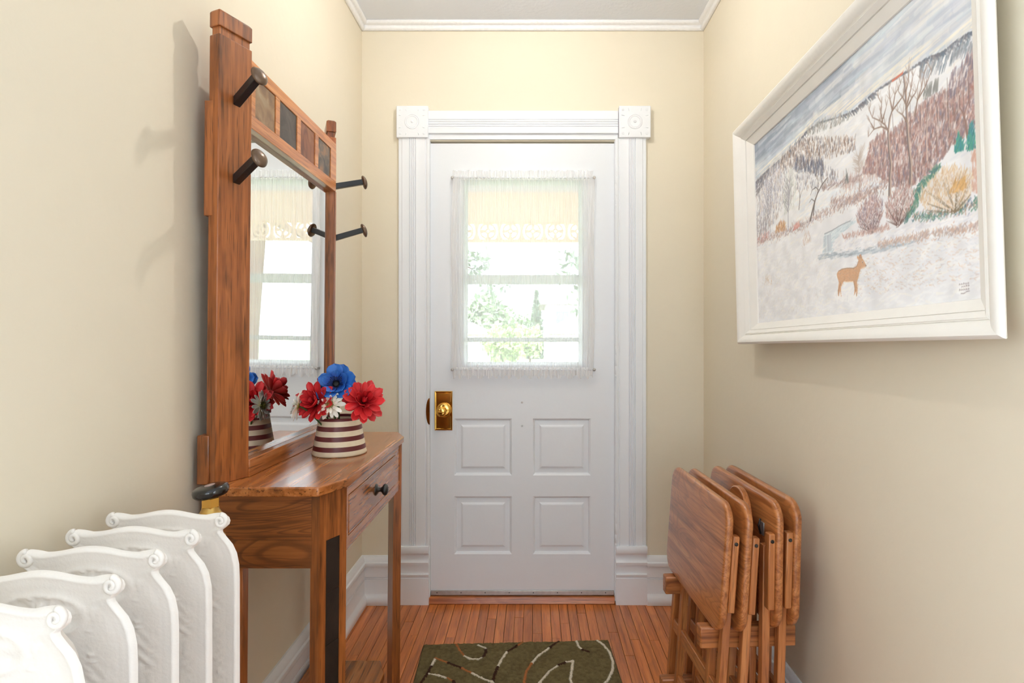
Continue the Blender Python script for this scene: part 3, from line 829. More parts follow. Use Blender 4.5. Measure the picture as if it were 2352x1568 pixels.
def petal_mat(name, a, b, c, ln):
    m, t, p, out = nt(name); N = t.nodes.new; L = t.links.new
    tc = N('ShaderNodeTexCoord'); sx = N('ShaderNodeSeparateXYZ'); L(tc.outputs['Object'], sx.inputs[0])
    dv = N('ShaderNodeMath'); dv.operation = 'DIVIDE'; dv.inputs[1].default_value = ln; L(sx.outputs['X'], dv.inputs[0])
    n = N('ShaderNodeTexNoise'); n.inputs['Scale'].default_value = 90; mp_ = N('ShaderNodeMapping'); mp_.inputs['Scale'].default_value = (.35, 3, 1)
    L(tc.outputs['Object'], mp_.inputs[0]); L(mp_.outputs[0], n.inputs['Vector'])
    ad = N('ShaderNodeMath'); ad.operation = 'MULTIPLY_ADD'; ad.inputs[1].default_value = 0.5; L(n.outputs['Fac'], ad.inputs[0]); L(dv.outputs[0], ad.inputs[2])
    r = N('ShaderNodeValToRGB'); e = r.color_ramp.elements; e[0].position = 0.25; e[0].color = a; e[1].position = 1.2/1.25; e[1].color = c; q = e.new(0.62); q.color = b
    L(ad.outputs[0], r.inputs[0])
    oi = N('ShaderNodeObjectInfo'); hv = N('ShaderNodeHueSaturation'); mr = N('ShaderNodeMapRange'); mr.inputs['To Min'].default_value = .8; mr.inputs['To Max'].default_value = 1.15
    L(oi.outputs['Random'], mr.inputs[0]); L(mr.outputs[0], hv.inputs['Value']); L(r.outputs[0], hv.inputs['Color']); L(hv.outputs[0], p.inputs['Base Color'])
    p.inputs['Roughness'].default_value = 0.5; p.inputs['Subsurface Weight'].default_value = 0.0
    return m
MP_red = petal_mat('red_silk', sr(110, 8, 16), sr(190, 20, 32), sr(222, 48, 52), .055)
MP_blue = petal_mat('blue_silk', sr(16, 40, 110), sr(20, 72, 168), sr(52, 118, 205), .05)
MP_white = petal_mat('cream_silk', sr(222, 208, 170), sr(244, 238, 222), sr(252, 249, 240), .03)
MP_blackc = plain('flower_black', sr(14, 13, 16), 0.6, var=.3, vscale=200)
MP_green = plain('flower_eye', sr(150, 146, 70), 0.7, var=.45, vscale=260)
MP_redc = plain('flower_red_heart', sr(92, 6, 16), 0.6, var=.4, vscale=200)
MP_stem = plain('stem_green', sr(52, 84, 40), 0.6, var=.2, vscale=50)

def flower(name, label, loc, facing, layers, pmat, eye, eyemat, stem_to, seed, spin=0.0):
    q = Vector((0,0,1)).rotation_difference(Vector(facing).normalized())
    e = thing(name, label, 'flower', (0,0,0), group=None)
    e.location = loc; e.rotation_mode = 'QUATERNION'; e.rotation_quaternion = q
    r_ = random.Random(seed)
    for (me, cnt, elev, zoff, rad, jit) in layers:
        for k in range(cnt):
            o = bpy.data.objects.new('petal', me); COL.objects.link(o)
            if not me.materials: me.materials.append(pmat)
            o.parent = e
            a = 2*math.pi*(k + .5*r_.uniform(-jit, jit))/cnt + spin + zoff*40
            el = elev + r_.uniform(-.13, .13)*(1 if jit else 0)
            o.matrix_local = Matrix.Rotation(a, 4, 'Z') @ Matrix.Translation((rad, 0, zoff)) @ Matrix.Rotation(-el, 4, 'Y') @ Matrix.Rotation(r_.uniform(-.25, .25)*jit, 4, 'X') @ Matrix.Scale(r_.uniform(.88, 1.1), 4)
    o = add('flower_eye', eye, eyemat, e, smooth=True, local=True)
    # stem in the flower's own frame
    tgt = q.inverted() @ (Vector(stem_to) - Vector(loc))
    s0 = Vector((0, 0, -.004)); c1 = Vector((0, 0, -.03))
    pts = [((1-u)**2)*s0 + 2*u*(1-u)*c1 + u*u*tgt for u in [i/8 for i in range(9)]]
    add('stem', MB().tube(pts, .0022, 7), MP_stem, e, smooth=True, local=True)
    return e
RO = petal_mesh('petal_red_outer', .056, .0115, .25, .35, 1.0)
RM = petal_mesh('petal_red_mid', .044, .0098, .55, .5, 1.0)
RI = petal_mesh('petal_red_inner', .028, .0070, 1.0, .6, 1.0)
BO = petal_mesh('petal_blue_outer', .053, .0235, .30, .25, 0.8, ripple=.0012, base=.3)
BI = petal_mesh('petal_blue_inner', .041, .0190, .45, .35, 0.8, ripple=.001, base=.3)
WO = petal_mesh('petal_white_outer', .0350, .0062, -.15, .15, 0.9)
WI = petal_mesh('petal_white_inner', .0220, .0046, .25, .2, 0.9)
def dome(r, h, n=16): return MB().lathe([(r, -h*.3), (r*.95, h*.25), (r*.75, h*.65), (r*.4, h*.92), (.0001, h)], Matrix.Identity(4), n)
def tufts(r, h, cnt, tr, seed):
    m = dome(r*.8, h*.7); q = random.Random(seed)
    for k in range(cnt):
        a = k*2.39996; rr = r*math.sqrt((k+.5)/cnt)
        m.tube([(rr*.6*math.cos(a), rr*.6*math.sin(a), 0), (rr*math.cos(a), rr*math.sin(a), h*(1.25-.5*(rr/r)**2)*q.uniform(.85,1.15))], [tr, tr*.8], 5)
    return m
def stamens():
    m = dome(.0125, .013, 20)
    for k in range(26):
        a = 2*math.pi*k/26; r1 = .017 + .003*math.sin(k*5.1)
        m.tube([(.006*math.cos(a), .006*math.sin(a), .008), (r1*.8*math.cos(a), r1*.8*math.sin(a), .015), (r1*1.15*math.cos(a), r1*1.15*math.sin(a), .0175)], [.0006, .0005, .0012], 5)
    return m
VB = (VX, VY, ZT + .02)
red_layers = [(RO, 13, .05, 0, .006, .5), (RO, 12, .38, .003, .005, .6), (RM, 11, .75, .006, .004, .6), (RI, 8, 1.1, .008, .002, .5)]
flower('red_dahlia', 'red silk dahlia drooping beside the mirror, leftmost in the striped vase', (-0.5980, 1.622, 1.012), (-.30, -.88, .38), red_layers, MP_red, tufts(.006, .010, 10, .0022, 1), MP_redc, VB, 1)
flower('red_dahlia', 'red silk dahlia on the drawer side of the vase, widest spread of petals', (-0.4770, 1.640, 1.013), (.42, -.80, .36), red_layers, MP_red, tufts(.006, .010, 10, .0022, 2), MP_redc, VB, 2, .2)
flower('red_dahlia', 'red silk dahlia at the back of the vase, seen best in the mirror', (-0.588, 1.742, 1.030), (-.50, .70, .45), red_layers, MP_red, tufts(.006, .010, 10, .0022, 3), MP_redc, VB, 3, .4)
flower('blue_anemone', 'blue silk anemone with a black eye, topmost in the striped vase', (-0.5500, 1.640, 1.062), (.08, -.90, .42), [(BO, 5, .02, 0, .005, .25), (BO, 5, .22, .003, .005, .3), (BI, 5, .48, .005, .005, .3)], MP_blue, stamens(), MP_blackc, VB, 4, .3)
flower('white_daisy', 'small cream daisy hanging over the vase rim below the blue flower', (-0.5560, 1.606, 1.010), (-.03, -.92, .25), [(WO, 13, .0, 0, .006, .3), (WI, 10, .3, .002, .005, .4)], MP_white, tufts(.0115, .007, 40, .0013, 4), MP_green, VB, 5)
flower('white_daisy', 'cream daisy turned towards the mirror, half hidden behind a red dahlia', (-0.638, 1.590, 1.008), (-.95, -.12, .2), [(WO, 14, .05, 0, .007, .3), (WI, 11, .35, .002, .006, .4)], MP_white, tufts(.0115, .007, 40, .0013, 5), MP_green, VB, 6)

# ------------------------------------------------------------------ cast-iron radiator
rad = thing('radiator', 'ornate white cast iron radiator with scrolled section tops beside the wall', 'radiator', (-0.6205, 0.83, 0))
RCX = -0.6205
def rad_section():
    zb = 0.10; ztc = 0.9035
    def ztopf(s):                     # crest line
        a = abs(s)
        return 0.9030 - 0.0085*(1-math.cos(min(a/.72, 1)*math.pi))/2 + (0.0035*math.sin((a-.72)/.28*math.pi/2)**1 if a > .72 else 0)
    def hw(z):
        pts = [(.10,.112),(.16,.118),(.30,.1205),(.60,.1205),(.79,.1205),(.815,.1195),(.835,.1155),(.850,.1085),(.862,.0985),(.870,.0925),(.8745,.0915),(.879,.0975),(.884,.1030),(.890,.1045),(.896,.1025),(.901,.0960),(.905,.085)]
        for (a, b), (c, d) in zip(pts, pts[1:]):
            if z <= c: return b + (d-b)*(z-a)/(c-a)
        return pts[-1][1]
    NS, NT = 130, 210
    tt = np.concatenate([np.linspace(0, .80, 90), np.linspace(.80, 1, NT-89)[1:]])
    Th = 0.027
    rr = random.Random(2)
    leaves = []
    for k in range(240):              # cast relief : curled leaves climbing both sides
        side = rr.choice((-1, 1)); z = rr.uniform(.30, .87)
        x = side*rr.uniform(.012, .088)
        if z > .84: x = rr.uniform(-.07, .07)
        leaves.append((x, z, rr.uniform(.003, .0085), rr.uniform(.0025, .005), rr.uniform(0, 3.14), rr.uniform(-.0008, .0019)))
    # mirrored so that the casting is symmetric
    leaves += [(-x, z, a, b, math.pi-th, h) for x, z, a, b, th, h in leaves]
    S = np.linspace(-1, 1, NS+1)
    V = np.zeros((len(tt), NS+1, 3))
    for j, t_ in enumerate(tt):
        zn = zb + (ztc - zb)*t_
        w = hw(zn)
        for i, s in enumerate(S):
            V[j, i, 0] = s*w
            V[j, i, 2] = zb + (ztopf(s) - zb)*t_
    X = V[..., 0]; Zz = V[..., 2]
    W = np.array([[hw(zb+(ztc-zb)*t_)]*(NS+1) for t_ in tt])
    TOP = np.array([[ztopf(s) for s in S]]*len(tt))
    e = np.minimum(W - np.abs(X), TOP - Zz)
    e = np.minimum(e, Zz - zb)
    q = np.clip(e/0.0055, 0, 1)
    depth = 0.0055*np.sqrt(1 - (1-q)**2)
    depth += 0.0016*np.exp(-((e-.006)/.0030)**2) - 0.0020*np.clip((e-.010)/.012, 0, 1)
    rel = np.zeros_like(X)
    for x, z, a, b, th, h in leaves:
        dx = X - x; dz = Zz - z; c, s_ = math.cos(th), math.sin(th)
        uu = (dx*c + dz*s_)/a; vv = (-dx*s_ + dz*c)/b
        msk = uu*uu + vv*vv
        rel += h*np.exp(-msk)*(1 + .5*np.sin(vv*2.2 + uu*uu))
    # feathered plume down the flank
    for sg in (-1, 1):
        dx = X - sg*(0.070 + 0.018*np.sin((Zz-.3)*7))
        rel += 0.0018*np.exp(-(dx/.016)**2)*np.sin(Zz*330 + sg*dx*260)*np.clip((.80-Zz)/.1, 0, 1)
    # cartouche below the crest
    dz = Zz - .846; rel += 0.0022*np.exp(-((np.sqrt((X/.055)**2 + (dz/.026)**2) - 1)/.13)**2)
    rel += 0.0012*np.sin(np.arctan2(dz, X)*9)*np.exp(-((np.sqrt((X/.06)**2 + (dz/.03)**2) - .6)/.3)**2)
    depth = depth + rel*np.clip((e-.006)/.010, 0, 1)
    front = np.stack([X, -depth, Zz], -1).reshape(-1, 3)
    kb = 1 - .30*np.clip(1-e/.05, 0, 1)*0 
    back = np.stack([X*(.80 + .20*np.exp(-e/.004)), .050*(1-np.exp(-e/.010)), Zz - .022*np.clip((Zz-.80)/.1, 0, 1)*(1-np.exp(-e/.004))], -1).reshape(-1, 3)
    m = MB(); w = NS+1; n0 = len(front)
    f = []
    for j in range(len(tt)-1):
        for i in range(NS):
            a = j*w+i
            f.append((a, a+1, a+w+1, a+w)); 
    m._add([tuple(p) for p in front], f)
    f2 = [(d, c, b, a) for a, b, c, d in f]
    m._add([tuple(p) for p in back], f2)
    # crest moulding ending in volutes
    crest = []
    for k in range(41):
        s = -1 + 2*k/40
        crest.append((s*.094, -.0016, ztopf(s) - .0062))
    m.tube(crest, .0048, 10)
    for sg in (-1, 1):
        cx, cz = sg*.0905, .8855
        pts = []; rs = []
        for k in range(44):
            a = math.pi/2 - sg*(k/43)*2*math.pi*1.55
            r_ = .0105*(1 - k/43*.80)
            pts.append((cx + r_*math.cos(a), -.0050 - .002*k/43, cz + r_*math.sin(a)*1.05)); rs.append(.0042*(1-.35*k/43))
        m.tube(pts, rs, 8)
    # feet
    for sg in (-1, 1):
        m.tube([(sg*.085, 0, .14), (sg*.095, 0, .05), (sg*.090, 0, .0)], [.024, .016, .020], 12)
    # hubs to the next section
    for z in (.17, .80):
        m.tube([(0, .004, z), (0, .080, z)], .030, 18)
    return m
rm = make_mesh('radiator_section', *(lambda m: (m.v, m.f))(rad_section()), True)
rm.materials.append(M['radiator'])
for y in (0.652, 0.7378, 0.8236, 0.9094, 0.9950):
    o = bpy.data.objects.new('section', rm); COL.objects.link(o)
    o.parent = rad; o.location = (0, y - 0.83 + .005, 0)
# valve behind the last section
vx, vy = -0.601, 1.092
val = add('valve', MB().lathe([(.024,.60),(.024,.795),(.026,.800),(.026,.826),(.020,.832),(.018,.845),(.024,.850),(.024,.862),(.019,.870),(.0155,.876),(.0135,.884)], Matrix.Translation((vx, vy, 0)), 22).tube([(vx, vy, .70), (vx, 1.03, .70)], .020, 14).tube([(vx, vy, .60), (vx, vy, .0)], .017, 14), M['brassdull'], rad, smooth=False, auto=35)
add('hex_nut', MB().lathe([(.0145,.880),(.0160,.882),(.0160,.898),(.0145,.900)], Matrix.Translation((vx, vy, 0)), 6), M['brass'], val)
hd = MB().lathe([(.0001,-.0125),(.018,-.0125),(.030,-.0100),(.0345,-.004),(.0350,.003),(.0330,.008),(.028,.0105),(.020,.0120),(.0120,.0124),(.0001,.0120)], Matrix.Translation((vx+.001, vy, .9105)) @ Matrix.Rotation(math.radians(-9), 4, 'Y') @ Matrix.Rotation(math.radians(4), 4, 'X') @ Matrix.Scale(.90, 4), 40, caps=False)
hh = add('valve_handle', hd, M['blackplastic'], val, smooth=True)
Mh = Matrix.Translation((vx+.001, vy, .9105)) @ Matrix.Rotation(math.radians(-9), 4, 'Y') @ Matrix.Rotation(math.radians(4), 4, 'X') @ Matrix.Scale(.90, 4)
add('handle_disc', MB().lathe([(.0001,.0122),(.0100,.0122),(.0100,.0130),(.0001,.0132)], Mh, 28, caps=False), plain('faded_disc', sr(176, 150, 142), .5, var=.2, vscale=200), val, smooth=True)
# worn raised lettering round the rim, no longer legible
lt = MB()
for k in range(7):
    a = math.radians(-97 + k*7.5)
    c = Mh @ Vector((.0318*math.cos(a), .0318*math.sin(a), .0068))
    lt.box(c.x-.0007, c.x+.0007, c.y-.0007, c.y+.0004, c.z-.0013, c.z+.0009)
add('worn_lettering', lt, plain('worn_white', sr(214, 206, 200), .5, var=.1), val)

# ------------------------------------------------------------------ winter painting on the right wall
def frame_basis():
    O = Vector((0.695, 2.01341, 1.16947)); a = math.radians(1.2314); l = math.radians(0.9115)
    v0 = Vector((-math.sin(l), 0, math.cos(l))); u0 = Vector((0, -1, 0))
    u = u0*math.cos(a) + v0*math.sin(a); v = v0*math.cos(a) - u0*math.sin(a)
    n = u.cross(v)                     # points into the room (-x)
    return O, u, v, n
PO, PU, PV, PN_ = frame_basis()
FW, FH = 1.142, 0.731
def pp(u, v, r): q = PO + PU*u + PV*v - PN_*r; return (q.x, q.y, q.z)
pic = thing('painting', 'large framed winter landscape painting of a deer in snow', 'painting', tuple(PO + PU*FW/2))
prof = [(.040,.046),(.001,.009),(.000,.006),(.002,.003),(.007,.000),(.013,.001),(.020,.005),(.027,.011),(.0325,.0165),(.0335,.0185),(.0350,.0165),(.0365,.0185),(.0385,.0170),(.0400,.0185),(.0500,.0270),(.0505,.0320),(.0520,.0300),(.0740,.0455),(.0750,.0500),(.0500,.0515)]
cu0, cu1, cv0, cv1 = .075, 1.042, .068, .660
def scl(w, u_side):
    # the four borders differ a little in width
    return w
def rail(name, a, b, inw_a, inw_b, widths):
    """a,b : outer corners (u,v); inw : mitre direction per unit of border"""
    return add(name, MB().sweep([(w, r) for w, r in prof], [lambda w, r: pp(a[0]+inw_a[0]*w/.075, a[1]+inw_a[1]*w/.075, r), lambda w, r: pp(b[0]+inw_b[0]*w/.075, b[1]+inw_b[1]*w/.075, r)]), M['frame'], pic, auto=32)
c00 = (0, 0); c10 = (FW, 0); c11 = (FW, FH); c01 = (0, FH)
i00 = (cu0, cv0); i10 = (cu1-FW, cv0); i11 = (cu1-FW, cv1-FH); i01 = (cu0, cv1-FH)
rail('frame_rail', c00, c10, i00, i10, 0); rail('frame_rail', c10, c11, i10, i11, 0); rail('frame_rail', c11, c01, i11, i01, 0); rail('frame_rail', c01, c00, i01, i00, 0)

# --- the picture itself, brushed stroke by stroke
PW, PH = 1180, 722
IMG = np.zeros((PH, PW, 3), np.float32)
prs = random.Random(21); npr = np.random.RandomState(4)
def C(*c):
    c = np.array(c, np.float32)/255.0
    return np.clip(c*0.80 + 0.20, 0, 1)
def stroke(s0, t0, s1, t1, w0, w1, col, al=1.0):
    """from (s,t) to (s,t), t up; widths in canvas-height units"""
    x0, y0, x1, y1 = s0*PW, (1-t0)*PH, s1*PW, (1-t1)*PH
    r0, r1 = w0*PH/2, w1*PH/2; R = max(r0, r1) + 1.5
    xa, xb = int(max(0, min(x0, x1)-R)), int(min(PW, max(x0, x1)+R+1)); ya, yb = int(max(0, min(y0, y1)-R)), int(min(PH, max(y0, y1)+R+1))
    if xa >= xb or ya >= yb: return
    gx, gy = np.meshgrid(np.arange(xa, xb), np.arange(ya, yb))
    dx, dy = x1-x0, y1-y0; L2 = dx*dx+dy*dy+1e-6
    h = np.clip(((gx-x0)*dx+(gy-y0)*dy)/L2, 0, 1)
    d = np.hypot(gx-x0-dx*h, gy-y0-dy*h)
    k = (np.clip(r0+(r1-r0)*h-d+.6, 0, 1)*al)[..., None].astype(np.float32)
    IMG[ya:yb, xa:xb] = IMG[ya:yb, xa:xb]*(1-k) + col*k
def line(pts, w0, w1, col, al=1.0):
    n = len(pts)-1
    for i in range(n):
        a, b = i/n, (i+1)/n
        stroke(*pts[i], *pts[i+1], w0+(w1-w0)*a, w0+(w1-w0)*b, col, al)
def inside(poly, s, t):
    c = False; j = len(poly)-1
    for i in range(len(poly)):
        (xi, yi), (xj, yj) = poly[i], poly[j]
        if (yi > t) != (yj > t) and s < (xj-xi)*(t-yi)/(yj-yi)+xi: c = not c
        j = i
    return c
def fill(poly, col, al=1.0):
    ss = [p[0] for p in poly]; ts = [p[1] for p in poly]
    xa, xb = int(max(0, min(ss)*PW)), int(min(PW, max(ss)*PW+1)); ya, yb = int(max(0, (1-max(ts))*PH)), int(min(PH, (1-min(ts))*PH+1))
    if xa >= xb or ya >= yb: return
    gx, gy = np.meshgrid((np.arange(xa, xb)+.5)/PW, 1-(np.arange(ya, yb)+.5)/PH)
    c = np.zeros(gx.shape, bool); j = len(poly)-1
    for i in range(len(poly)):
        (xi, yi), (xj, yj) = poly[i], poly[j]
        cond = (yi > gy) != (yj > gy)
        xx = (xj-xi)*(gy-yi)/((yj-yi) if yj != yi else 1e-9)+xi
        c ^= cond & (gx < xx); j = i
    IMG[ya:yb, xa:xb][c] = IMG[ya:yb, xa:xb][c]*(1-al) + col*al
def dabs(poly, n, pal, ln, wd, ang, jit=.4, al=.8):
    ss = [p[0] for p in poly]; ts = [p[1] for p in poly]; k = 0; tries = 0
    while k < n and tries < n*12:
        tries += 1
        s = prs.uniform(min(ss), max(ss)); t_ = prs.uniform(min(ts), max(ts))
        if not inside(poly, s, t_): continue
        a = ang + prs.uniform(-jit, jit); l = ln*prs.uniform(.5, 1.3)
        stroke(s, t_, s + l*math.cos(a)*0.612, t_ + l*math.sin(a), wd*prs.uniform(.6, 1.3), wd*.4, pal[prs.randrange(len(pal))], al*prs.uniform(.6, 1)); k += 1
def interp(pts, s):
    if s <= pts[0][0]: return pts[0][1]
    for (a, b), (c, d) in zip(pts, pts[1:]):
        if s <= c: return b + (d-b)*(s-a)/(c-a+1e-9)
    return pts[-1][1]
def band(top, bot, n=40):
    s0 = max(top[0][0], bot[0][0]); s1 = min(top[-1][0], bot[-1][0])
    xs = [s0+(s1-s0)*i/n for i in range(n+1)]
    return [(x, interp(top, x)) for x in xs] + [(x, interp(bot, x)) for x in reversed(xs)]
# ground snow and sky
IMG[:] = C(226, 226, 230)
ridge = [(-.01,.790),(.076,.803),(.199,.813),(.266,.82),(.333,.829),(.378,.851),(.449,.844),(.524,.814),(.583,.793),(.62,.785),(.664,.791),(.717,.796),(.762,.792),(.814,.784),(.872,.78),(.921,.762),(.961,.766),(1.01,.759)]
sky = ridge + [(1.01, 1.01), (-.01, 1.01)]
gx = np.linspace(0, 1, PW)[None, :]; gy = np.linspace(1, 0, PH)[:, None]
skyA = C(104, 118, 140); skyB = C(196, 202, 210); skyC = C(222, 220, 216)
k = np.clip(gx*1.0 + .12*np.sin(gy*20), 0, 1)[..., None]; hgt = np.clip((gy-.78)/.22, 0, 1)[..., None]
SKY = (skyA*(1-k) + skyB*k)*(1-.0) ; SKY = SKY*(.35+.65*hgt) + skyC*(.65-.65*hgt)
IMG[:] = np.where((gy > .70)[..., None], SKY, IMG)
spal = [C(150,164,184), C(176,186,198), C(214,216,216), C(232,222,208), C(186,208,214), C(160,168,190), C(140,152,172), C(228,228,228), C(206,206,214)]
for i in range(900):
    s = prs.uniform(-.05, 1.05); t_ = prs.uniform(.76, 1.02); l = prs.uniform(.06, .20)
    dk = prs.random() < (0.75 - s) and t_ > .88
    stroke(s, t_, s+l, t_ + l*prs.uniform(.02, .22)-.01, .026*prs.uniform(.4, 1.4), .010, (C(96,110,132) if prs.random() < .5 else C(120,132,152)) if dk else spal[prs.randrange(9)], .26)
for i in range(120):       # warm break along the horizon
    s = prs.uniform(0, 1); t_ = interp(ridge, s) + prs.uniform(.004, .035); stroke(s, t_, s+.07, t_+.008, .007, .003, C(236,226,206), .4)
# hills of snow below the ridge
hill = ridge + [(1.01, .40), (-.01, .40)]
fill(hill, C(226, 226, 228))
dabs(hill, 700, [C(240,240,240), C(214,218,226), C(232,226,216), C(206,212,222), C(236,238,240)], .05, .010, .12, .25, .5)
for i in range(420):       # dark crest
    s = prs.uniform(-.01, 1.0); t_ = interp(ridge, s)
    dk = 1.0 if (s < .42 or s > .85 or .56 < s < .72) else .55
    stroke(s, t_-prs.uniform(0, .004), s+.010, t_-prs.uniform(.004, .026 if dk == 1 else .010), .007, .003, [C(62,66,82), C(84,84,96), C(52,66,88), C(92,86,92)][prs.randrange(4)], .75*dk)
for i in range(130):
    s = prs.uniform(.86, 1.0); t_ = interp(ridge, s)-prs.uniform(0, .045); stroke(s, t_, s-.006, t_-.02, .007, .003, [C(70,92,112), C(120,122,130), C(96,104,116), C(170,176,186)][prs.randrange(4)], .6)
# dark slope running down on the far left
dabs(band([(-.01,.79),(.09,.802),(.2,.812),(.36,.84)], [(-.01,.70),(.09,.76),(.2,.775),(.36,.80)]), 420, [C(70,72,88), C(96,88,96), C(58,70,92), C(112,102,104)], .02, .008, .5, .5, .8)
# grove across the middle distance
mid = band([(.199,.806),(.286,.826),(.359,.815),(.419,.791),(.495,.746),(.565,.707),(.625,.668)], [(.199,.75),(.223,.742),(.329,.717),(.415,.676),(.493,.658),(.58,.635),(.625,.628)])
dabs(mid, 420, [C(226,222,220), C(210,206,210)], .03, .010, 1.5, .3, .6)
dabs(mid, 900, [C(92,70,64), C(128,94,74), C(84,78,90), C(152,114,88), C(70,60,62), C(224,216,210), C(236,232,230)], .017, .0072, 1.5, .5, .7)
dabs(band([(.38,.85),(.45,.842),(.53,.81),(.6,.785)], [(.38,.82),(.45,.80),(.53,.775),(.6,.76)]), 260, [C(110,112,112), C(150,158,154), C(132,116,104), C(200,204,204)], .018, .006, 1.2, .5, .7)
# lower wood on the left
low = band([(.0,.755),(.097,.79),(.224,.771),(.302,.748),(.415,.689),(.477,.641),(.542,.57)], [(.0,.462),(.132,.50),(.216,.555),(.307,.598),(.411,.571),(.474,.537),(.542,.519)])
dabs(low, 1300, [C(126,112,116), C(92,88,104), C(160,132,116), C(206,200,204), C(70,76,100), C(148,150,162), C(122,92,80), C(232,230,230), C(240,240,240)], .018, .0075, 1.5, .5, .62)
dabs(band([(.30,.76),(.40,.70),(.47,.65)], [(.30,.70),(.40,.64),(.47,.59)]), 150, [C(66,74,104), C(96,80,78), C(54,60,84)], .03, .008, 1.5, .3, .8)
dabs(band([(.45,.56),(.543,.54),(.643,.52)], [(.45,.54),(.543,.515),(.643,.495)]), 260, [C(128,104,112), C(150,116,104), C(178,156,158), C(112,86,80)], .014, .006, .6, .6, .7)
# snow field and the banks of brown growth
dabs([(.30,.60),(.56,.52),(.75,.50),(.75,.40),(.45,.44),(.30,.45)], 420, [C(240,240,238), C(222,230,236), C(234,226,216), C(214,220,230)], .05, .008, .15, .25, .6)
def bank(pts, n, pal, sp, ln=.012, wd=.005):
    for i in range(n):
        s = prs.uniform(pts[0][0], pts[-1][0]); t_ = interp(pts, s) + prs.gauss(0, sp)
        stroke(s, t_, s+prs.uniform(-.004, .008), t_+ln*prs.uniform(.3, 1.1), wd, .002, pal[prs.randrange(len(pal))], .65)
brown = [C(168,132,120), C(190,158,148), C(142,112,108), C(198,172,160), C(150,140,152), C(120,92,84)]
bank([(.0,.45),(.113,.444),(.222,.432),(.319,.431),(.407,.437),(.485,.437),(.557,.436),(.64,.436)], 800, brown, .012)
bank([(.50,.47),(.587,.445),(.645,.440),(.70,.44),(.75,.45)], 480, brown, .012)
bank([(.56,.50),(.66,.51),(.75,.49)], 300, [C(186,150,140), C(160,128,122), C(206,186,180)], .02, .03, .003)
# frosted birches on the left
def frosty(poly, n, pal, trunk, seed):
    dabs(poly, n, pal, .026, .0042, 1.45, .5, .85)
    for tr in trunk: line(tr, .007, .003, C(120,116,128)); line([(a+.002, b) for a, b in tr], .003, .002, C(214,212,216))
    for i in range(46):
        tr = trunk[prs.randrange(len(trunk))]; q = prs.random(); a = tr[0]; b = tr[-1]
        s = a[0]+(b[0]-a[0])*q; t_ = a[1]+(b[1]-a[1])*(.35+.65*q); sg = prs.choice((-1, 1))
        stroke(s, t_, s+sg*prs.uniform(.012, .035), t_+prs.uniform(.03, .07), .0025, .0012, C(110,106,120), .7)
frosty([(.016,.60),(.045,.70),(.085,.78),(.144,.815),(.198,.78),(.216,.69),(.191,.59),(.134,.55),(.058,.57)], 760, [C(236,236,238), C(216,214,222), C(190,190,206), C(160,160,182), C(228,222,212), C(190,166,150), C(124,128,150)], [[(.096,.461),(.102,.536),(.11,.609),(.102,.709)], [(.110,.456),(.117,.55),(.124,.661),(.13,.757)]], 1)
frosty([(.22,.52),(.218,.62),(.237,.714),(.268,.731),(.3,.683),(.309,.6),(.285,.52)], 520, [C(238,238,234), C(222,226,220), C(186,194,186), C(206,200,190), C(150,156,150), C(230,230,232)], [[(.247,.438),(.248,.52),(.253,.589),(.261,.674)]], 2)
for i in range(26):
    s = prs.uniform(0, .09); stroke(s, prs.uniform(.45,.5), s+.001, prs.uniform(.53,.62), .003, .002, C(96,90,104), .7)
bank([(.0,.462),(.10,.458)], 160, [C(176,96,84), C(200,128,110), C(120,96,110), C(224,220,224)], .012, .016)
dabs([(.15,.452),(.16,.485),(.19,.50),(.222,.485),(.228,.446)], 150, [C(196,140,84), C(170,110,62), C(214,170,112), C(140,92,60)], .016, .007, .9, .7, .85)
dabs([(.28,.425),(.285,.45),(.31,.455),(.325,.43)], 60, [C(206,130,118), C(184,106,98), C(220,170,160)], .012, .007, .8, .8, .85)
tk = C(72,58,54)
line([(.386,.438),(.402,.478),(.415,.512),(.431,.54),(.459,.569),(.486,.584)], .013, .004, tk); line([(.405,.455),(.413,.5),(.422,.525)], .008, .005, tk); line([(.459,.569),(.452,.6),(.448,.64)], .005, .002, tk); line([(.441,.549),(.423,.572),(.403,.569),(.392,.55)], .005, .002, tk)
line([(.415,.512),(.398,.53),(.385,.52)], .004, .002, tk); line([(.431,.54),(.437,.59),(.43,.62)], .004, .0015, tk)
for i in range(40):
    s = prs.uniform(.39, .48); t_ = prs.uniform(.53, .66); stroke(s, t_, s+prs.uniform(-.012, .012), t_+.025, .002, .001, [C(96,84,84), C(228,228,230)][i % 2], .7)
line([(.32,.513),(.325,.542),(.328,.575),(.325,.60)], .006, .003, tk); line([(.327,.56),(.338,.59)], .003, .0015, tk)
line([(.634,.462),(.633,.5),(.633,.539),(.632,.60)], .005, .002, C(150,120,104))
for i in range(70):
    s = .633; t_ = prs.uniform(.53, .60); sg = prs.choice((-1, 1)); stroke(s, t_, s+sg*prs.uniform(.008, .03), t_+prs.uniform(.01, .05), .002, .001, C(176,158,146), .7)
dabs([(.572,.515),(.579,.565),(.587,.515)], 36, [C(86,90,88), C(120,124,124)], .014, .005, 1.5, .4, .9)
